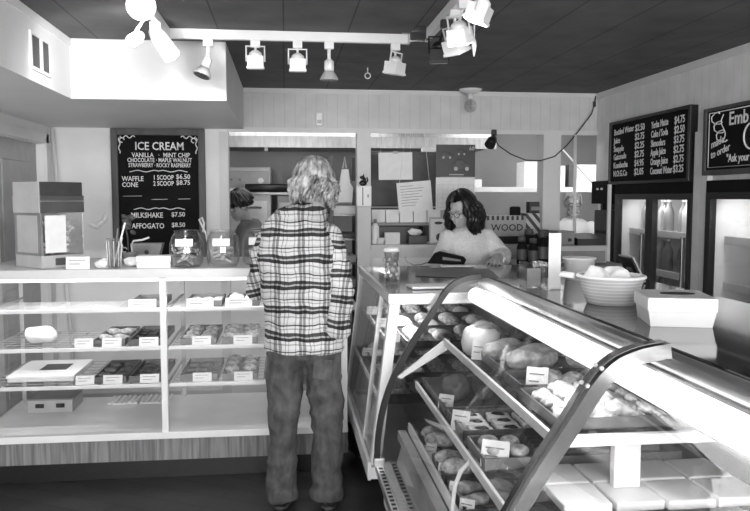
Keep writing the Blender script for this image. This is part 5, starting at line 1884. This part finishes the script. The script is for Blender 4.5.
part('body', fuse(body, .0075, 'skin', 'body', 3), 'skin', t)
eyes(t, hc, RH, 1.03)
sh = MB()
sh.loft([(.088, 3.845, .828), (.088, 3.845, .90), (.084, 3.84, 1.0), (.075, 3.825, 1.13), (.066, 3.812, 1.27), (.070, 3.810, 1.36), (.076, 3.820, 1.425), (.100, 3.835, 1.475), (.124, 3.850, 1.512), (.138, 3.858, 1.542)],
        [(.205, .158), (.200, .156), (.188, .145), (.196, .152), (.206, .160), (.200, .150), (.190, .132), (.156, .104), (.106, .082), (.068, .064)], 26, side=(1, -.1, 0))
shirt = part('shirt', fuse(sh, .009, 'plaid', 'shirt', 3, (.012, 7.0, (1.0, 1.0, 1.9))), 'plaid', t)
sl = MB()
sl.loft([shR + V(-.075, .01, .035), shR + V(-.02, .0, .012), shR.lerp(elR, .35), shR.lerp(elR, .75), elR, elR.lerp(wrR, .3), elR.lerp(wrR, .7), elR.lerp(wrR, .9)], [.058, .070, .070, .064, .064, .061, .056, .052], 16)
sl.loft([wrR + V(.010, -.01, .095), wrR + V(.004, -.004, .055), wrR + V(0, 0, .005)], [.058, .062, .061], 16)
part('sleeve', fuse(sl, .008, 'plaid_right', 'sleeve', 3, (.014, 9.0, (1.0, 1.0, 1.9))), 'plaid_right', shirt)
sl = MB()
sl.loft([shL + V(.075, 0, .035), shL + V(.02, 0, .012), shL.lerp(elL, .35), shL.lerp(elL, .75), elL, elL.lerp(wrL, .3), elL.lerp(wrL, .6), elL.lerp(wrL, .85)], [.058, .070, .068, .062, .062, .058, .052, .048], 16)
part('sleeve', fuse(sl, .008, 'plaid_left', 'sleeve', 3, (.012, 9.0, (1.0, 1.0, 1.9))), 'plaid_left', shirt)
part('collar', MB().loft([(.136, 3.852, 1.505), (.142, 3.858, 1.535), (.146, 3.862, 1.548)], [.082, .074, .070], 22, caps=False), 'plaid', t)
je = MB()
je.loft([(.088, 3.85, .80), (.088, 3.85, .86), (.086, 3.85, .95)], [(.176, .126), (.180, .130), (.160, .112)], 24, side=(1, 0, 0))
for hp, kn, an in ((hipL, knL, anL), (hipR, knR, anR)):
    je.loft([hp + V(0, 0, .03), hp + V(0, 0, -.06), hp.lerp(kn, .5), kn + V(0, 0, .05), kn, kn.lerp(an, .35), kn.lerp(an, .75), an + V(0, 0, .01), an + V(0, -.002, .008), an + V(0, -.005, -.04)],
            [.100, .102, .092, .080, .078, .076, .073, .074, .084, .084], 18)
je.ell((.010, 3.795, .80), (.085, .070, .09))
je.ell((.165, 3.795, .80), (.085, .070, .09))
j = part('jeans', fuse(je, .009, 'denim', 'jeans', 2, (.017, 9.0, (1.0, 1.0, 1.0))), 'denim', t)
part('pocket', MB().box(.13, .225, 3.712, 3.722, .70, .80, .004, Matrix.Rotation(radians(6), 3, 'Y')), 'denim', j)
part('belt', MB().loft([(.087, 3.85, .925), (.087, 3.85, .955)], [(.192, .138)] * 2, 28, side=(1, 0, 0)), 'dark', t)
shoe(t, (anL.x - .01, 3.83, 0), (anL.x + .055, 4.08, 0))
shoe(t, (anR.x, 3.80, 0), (anR.x + .06, 4.06, 0))
zone = lambda d: not (d.y < -.35 and d.z < .55) and d.z > -.62
hm = hair_cap(MB(), hc, RH, zone, 1.03, 1.03, .012, 4)
hair_locks(hm, hc, RH, 5, 130, -.090, .0115, .017, radians(50), 1.07, .7, .010, 1.03)
hair_locks(hm, hc, RH, 6, 100, -.050, .0105, .020, radians(55), 1.13, .7, .014, 1.03)
part('hair', hm, 'hairg', t)

# --- the woman behind the middle case
t = thing('person', 'woman with dark wavy bob, glasses and pale sweater looking down behind counter', 'person', (1.33, 5.50, 0))
hc = V(1.265, 5.40, 1.505)
body = MB()
RH = head_shape(body, hc, radians(-52), radians(20), 0, .97)
body.loft([(1.33, 5.47, 1.33), (1.315, 5.455, 1.40), (1.285, 5.425, 1.47)], [.058, .050, .052], 14)
body.loft([(1.33, 5.52, .80), (1.33, 5.52, .95), (1.33, 5.51, 1.10), (1.335, 5.49, 1.25), (1.335, 5.475, 1.33), (1.33, 5.47, 1.385)], [(.16, .11), (.155, .11), (.145, .105), (.165, .12), (.155, .10), (.07, .06)], 20, side=(1, .25, 0))
sR, eR, wR = V(1.475, 5.50, 1.315), V(1.585, 5.40, 1.165), V(1.455, 5.165, 1.175)
sL, eL, wL = V(1.185, 5.45, 1.315), V(1.10, 5.36, 1.15), V(1.16, 5.15, 1.19)
arm(body, sR, eR, wR, .045, .038, .026)
arm(body, sL, eL, wL, .045, .038, .026)
hand_shape(body, wR, (-.45, -1, -.12), (0, .1, -1), 1, .35, .95)
hand_shape(body, wL, (-.25, -1, .05), (.3, 0, -1), -1, .35, .95)
for x in (1.25, 1.41):
    leg(body, V(x, 5.52, .84), V(x, 5.50, .46), V(x, 5.53, .08), .08, .052, .038)
    body.loft([(x, 5.56, .05), (x, 5.47, .035), (x, 5.38, .025)], [(.035, .035), (.04, .025), (.03, .015)], 12, side=(1, 0, 0))
part('body', fuse(body, .0065, 'skin', 'body', 3), 'skin', t)
eyes(t, hc, RH, .97)
sw = MB()
sw.loft([(1.33, 5.52, .84), (1.33, 5.52, .98), (1.33, 5.51, 1.10), (1.335, 5.49, 1.22), (1.337, 5.48, 1.30), (1.335, 5.475, 1.36), (1.33, 5.472, 1.395)],
        [(.185, .135), (.180, .135), (.178, .135), (.192, .145), (.186, .125), (.13, .095), (.075, .07)], 24, side=(1, .25, 0))
arm(sw, sR, eR, wR, .070, .064, .052, 16, .55)
arm(sw, sL, eL, wL, .068, .062, .050, 16, .55)
part('sweater', fuse(sw, .009, 'sweater', 'sweater', 3, (.008, 8.0, (1, 1, 1.4))), 'sweater', t)
cuff = eR.lerp(wR, .54)
part('cuff', MB().loft([eR.lerp(wR, .50), eR.lerp(wR, .56)], [.056, .055], 16), 'lgrey', t)
tr_ = MB()
tr_.loft([(1.33, 5.52, .80), (1.33, 5.52, .92)], [(.172, .122), (.168, .12)], 20, side=(1, .25, 0))
for x in (1.25, 1.41):
    tr_.loft([(x, 5.52, .86), (x, 5.51, .6), (x, 5.50, .46), (x, 5.53, .07)], [.095, .08, .068, .06], 16)
part('trousers', fuse(tr_, .011, 'dark', 'trousers', 3), 'dark', t)
for x in (1.25, 1.41):
    shoe(t, (x, 5.58, 0), (x - .01, 5.34, 0))


bob = lambda d: not (d.y < -.30 and d.z < .55) and d.z > -.75
hm = hair_cap(MB(), hc, RH, bob, 1.05, .97, .010, 7)
hair_locks(hm, hc, RH, 11, 80, -.165, .0200, .011, radians(62), 1.10, .7, .030, .97)
hair_locks(hm, hc, RH, 12, 60, -.130, .0180, .014, radians(66), 1.19, .7, .034, .97)
part('hair', hm, 'hairb', t)


def spectacles(t, c, R, k=1.0, w=.0022):
    c = Vector(c)
    m = MB()
    for s in (-1, 1):
        ring = [c + R @ (Vector((s * .033 + .025 * cos(q * pi / 10), -.098, .002 + .019 * sin(q * pi / 10))) * k) for q in range(21)]
        m.tube(ring, w, 6)
        m.tube([c + R @ (Vector((s * .058, -.096, .008)) * k), c + R @ (Vector((s * .082, -.04, .008)) * k), c + R @ (Vector((s * .083, .015, .004)) * k)], w, 6)
    m.tube([c + R @ (Vector((-.008, -.099, .006)) * k), c + R @ (Vector((.008, -.099, .006)) * k)], w, 6)
    part('glasses', m, 'black', t)


spectacles(t, hc, RH, .97)

# --- the older worker in the kitchen
t = thing('person', 'older man in white tee and glasses facing out in the kitchen', 'person', (2.93, 7.55, 0))
hc = V(2.925, 7.50, 1.535)
body = MB()
RH = head_shape(body, hc, radians(-12), radians(8), 0, 1.0)  # older worker
body.loft([(2.94, 7.56, 1.32), (2.935, 7.55, 1.40), (2.93, 7.52, 1.47)], [.064, .058, .058], 14)
body.loft([(2.94, 7.58, .80), (2.94, 7.58, 1.0), (2.94, 7.57, 1.15), (2.94, 7.56, 1.28), (2.94, 7.56, 1.36), (2.94, 7.56, 1.40)], [(.17, .12), (.175, .13), (.185, .13), (.19, .125), (.14, .09), (.07, .06)], 20, side=(1, 0, 0))
AR = (V(3.12, 7.56, 1.30), V(3.20, 7.45, 1.10), V(3.05, 7.22, 1.14))
AL = (V(2.76, 7.56, 1.30), V(2.69, 7.44, 1.10), V(2.85, 7.22, 1.14))
for A, mr in ((AR, 1), (AL, -1)):
    arm(body, *A, .052, .043, .03)
    hand_shape(body, A[2], (-.5 * mr, -1, -.02), (0, 0, -1), mr, .4)
for x in (2.86, 3.02):
    leg(body, V(x, 7.58, .84), V(x, 7.57, .46), V(x, 7.59, .08), .085, .055, .04)
    body.loft([(x, 7.62, .05), (x, 7.53, .035), (x, 7.44, .025)], [(.035, .035), (.04, .025), (.03, .015)], 12, side=(1, 0, 0))
part('body', fuse(body, .008, 'skind', 'body', 3), 'skind', t)
eyes(t, hc, RH)
te = MB()
te.loft([(2.94, 7.58, .78), (2.94, 7.58, 1.0), (2.94, 7.57, 1.15), (2.94, 7.56, 1.27), (2.94, 7.56, 1.345), (2.94, 7.56, 1.39)], [(.195, .145), (.20, .15), (.21, .152), (.212, .145), (.165, .11), (.085, .075)], 22, side=(1, 0, 0))
arm(te, *AR, .076, .068, .06, 16, .12)
arm(te, *AL, .076, .068, .06, 16, .12)
part('tee_shirt', fuse(te, .010, 'tee', 'tee_shirt', 3, (.007, 8, (1, 1, 1.5))), 'tee', t)
tr_ = MB()
tr_.loft([(2.94, 7.58, .78), (2.94, 7.58, .90)], [(.182, .135), (.18, .13)], 20, side=(1, 0, 0))
for x in (2.86, 3.02):
    tr_.loft([(x, 7.58, .86), (x, 7.57, .46), (x, 7.59, .07)], [.10, .072, .065], 16)
part('trousers', fuse(tr_, .012, 'dark', 'trousers', 3), 'dark', t)
for x in (2.86, 3.02):
    shoe(t, (x, 7.64, 0), (x, 7.38, 0))
zone = lambda d: (d.z > .42 or (d.y > -.1 and d.z > -.45))
hm = hair_cap(MB(), hc, RH, zone, 1.04, 1.0, .008, 2)
hair_locks(hm, hc, RH, 31, 70, .0, .008, .004, radians(80), 1.05, .6, .002, 1.0)
part('hair', hm, 'hairw', t)
m = MB()
rnd = random.Random(4)
for k in range(60):
    a = rnd.uniform(-1.2, 1.2)
    p = Vector((.058 * sin(a), -.036 - .058 * cos(a), rnd.uniform(-.105, -.062)))
    m.ell(hc + RH @ p, (.010, .010, .012), sub=1)
part('beard', m, 'hairw', t)
spectacles(t, hc, RH, 1.0, .0024)

# --- the young worker in the hoodie
t = thing('person', 'young worker in grey hoodie with dark hair looking down, behind the jars', 'person', (-.30, 6.62, 0))
hc = V(-.385, 6.52, 1.525)
body = MB()
RH = head_shape(body, hc, radians(-72), radians(24), 0, .96)
body.loft([(-.31, 6.60, 1.32), (-.325, 6.585, 1.40), (-.36, 6.545, 1.47)], [.058, .050, .052], 14)
body.loft([(-.29, 6.64, .80), (-.29, 6.64, 1.0), (-.295, 6.62, 1.15), (-.30, 6.61, 1.28), (-.30, 6.60, 1.35), (-.305, 6.60, 1.39)], [(.11, .16), (.11, .155), (.12, .165), (.115, .165), (.09, .14), (.06, .07)], 20, side=(1, .1, 0))
AR = (V(-.32, 6.44, 1.29), V(-.36, 6.40, 1.04), V(-.58, 6.44, 1.02))
AL = (V(-.28, 6.76, 1.29), V(-.33, 6.80, 1.04), V(-.55, 6.72, 1.02))
for A, mr in ((AR, -1), (AL, 1)):
    arm(body, *A, .048, .040, .028)
    hand_shape(body, A[2], (-1, .1 * -mr, -.1), (0, 0, -1), mr, .4, .95)
for y in (6.56, 6.72):
    leg(body, V(-.29, y, .84), V(-.30, y, .46), V(-.27, y, .08), .08, .052, .038)
    body.loft([(-.24, y, .05), (-.33, y, .035), (-.42, y, .025)], [(.035, .035), (.04, .025), (.03, .015)], 12, side=(0, 1, 0))
part('body', fuse(body, .008, 'skind', 'body', 3), 'skind', t)
eyes(t, hc, RH, .96)
ho = MB()
ho.loft([(-.29, 6.64, .80), (-.29, 6.64, 1.0), (-.292, 6.62, 1.15), (-.297, 6.61, 1.28), (-.30, 6.60, 1.345), (-.305, 6.60, 1.385)], [(.14, .19), (.14, .185), (.15, .195), (.145, .19), (.115, .16), (.08, .085)], 22, side=(1, .1, 0))
arm(ho, *AR, .070, .062, .046, 16, .9)
arm(ho, *AL, .070, .062, .046, 16, .9)
ho.loft([(-.37, 6.55, 1.40), (-.30, 6.50, 1.385), (-.235, 6.58, 1.37), (-.25, 6.67, 1.385), (-.34, 6.68, 1.40)], [.022, .035, .042, .035, .022], 12)
part('hoodie', fuse(ho, .010, 'hoodie', 'hoodie', 3, (.010, 8, (1, 1, 1.5))), 'hoodie', t)
tr_ = MB()
tr_.loft([(-.29, 6.64, .78), (-.29, 6.64, .90)], [(.13, .175), (.13, .17)], 20, side=(1, 0, 0))
for y in (6.56, 6.72):
    tr_.loft([(-.29, y, .86), (-.30, y, .46), (-.27, y, .07)], [.095, .07, .06], 16)
part('trousers', fuse(tr_, .012, 'dark', 'trousers', 3), 'dark', t)
for y in (6.56, 6.72):
    shoe(t, (-.22, y, 0), (-.47, y, 0))
zone = lambda d: (d.z > .35 or (d.y > -.05 and d.z > -.5))
hm = hair_cap(MB(), hc, RH, zone, 1.05, .96, .012, 6)
hair_locks(hm, hc, RH, 21, 70, -.010, .0120, .006, radians(75), 1.10, .8, .002, .96)
hair_locks(hm, hc, RH, 22, 40, .020, .0130, .008, radians(20), 1.16, .8, .004, .96)
part('hair', hm, 'hairb', t)
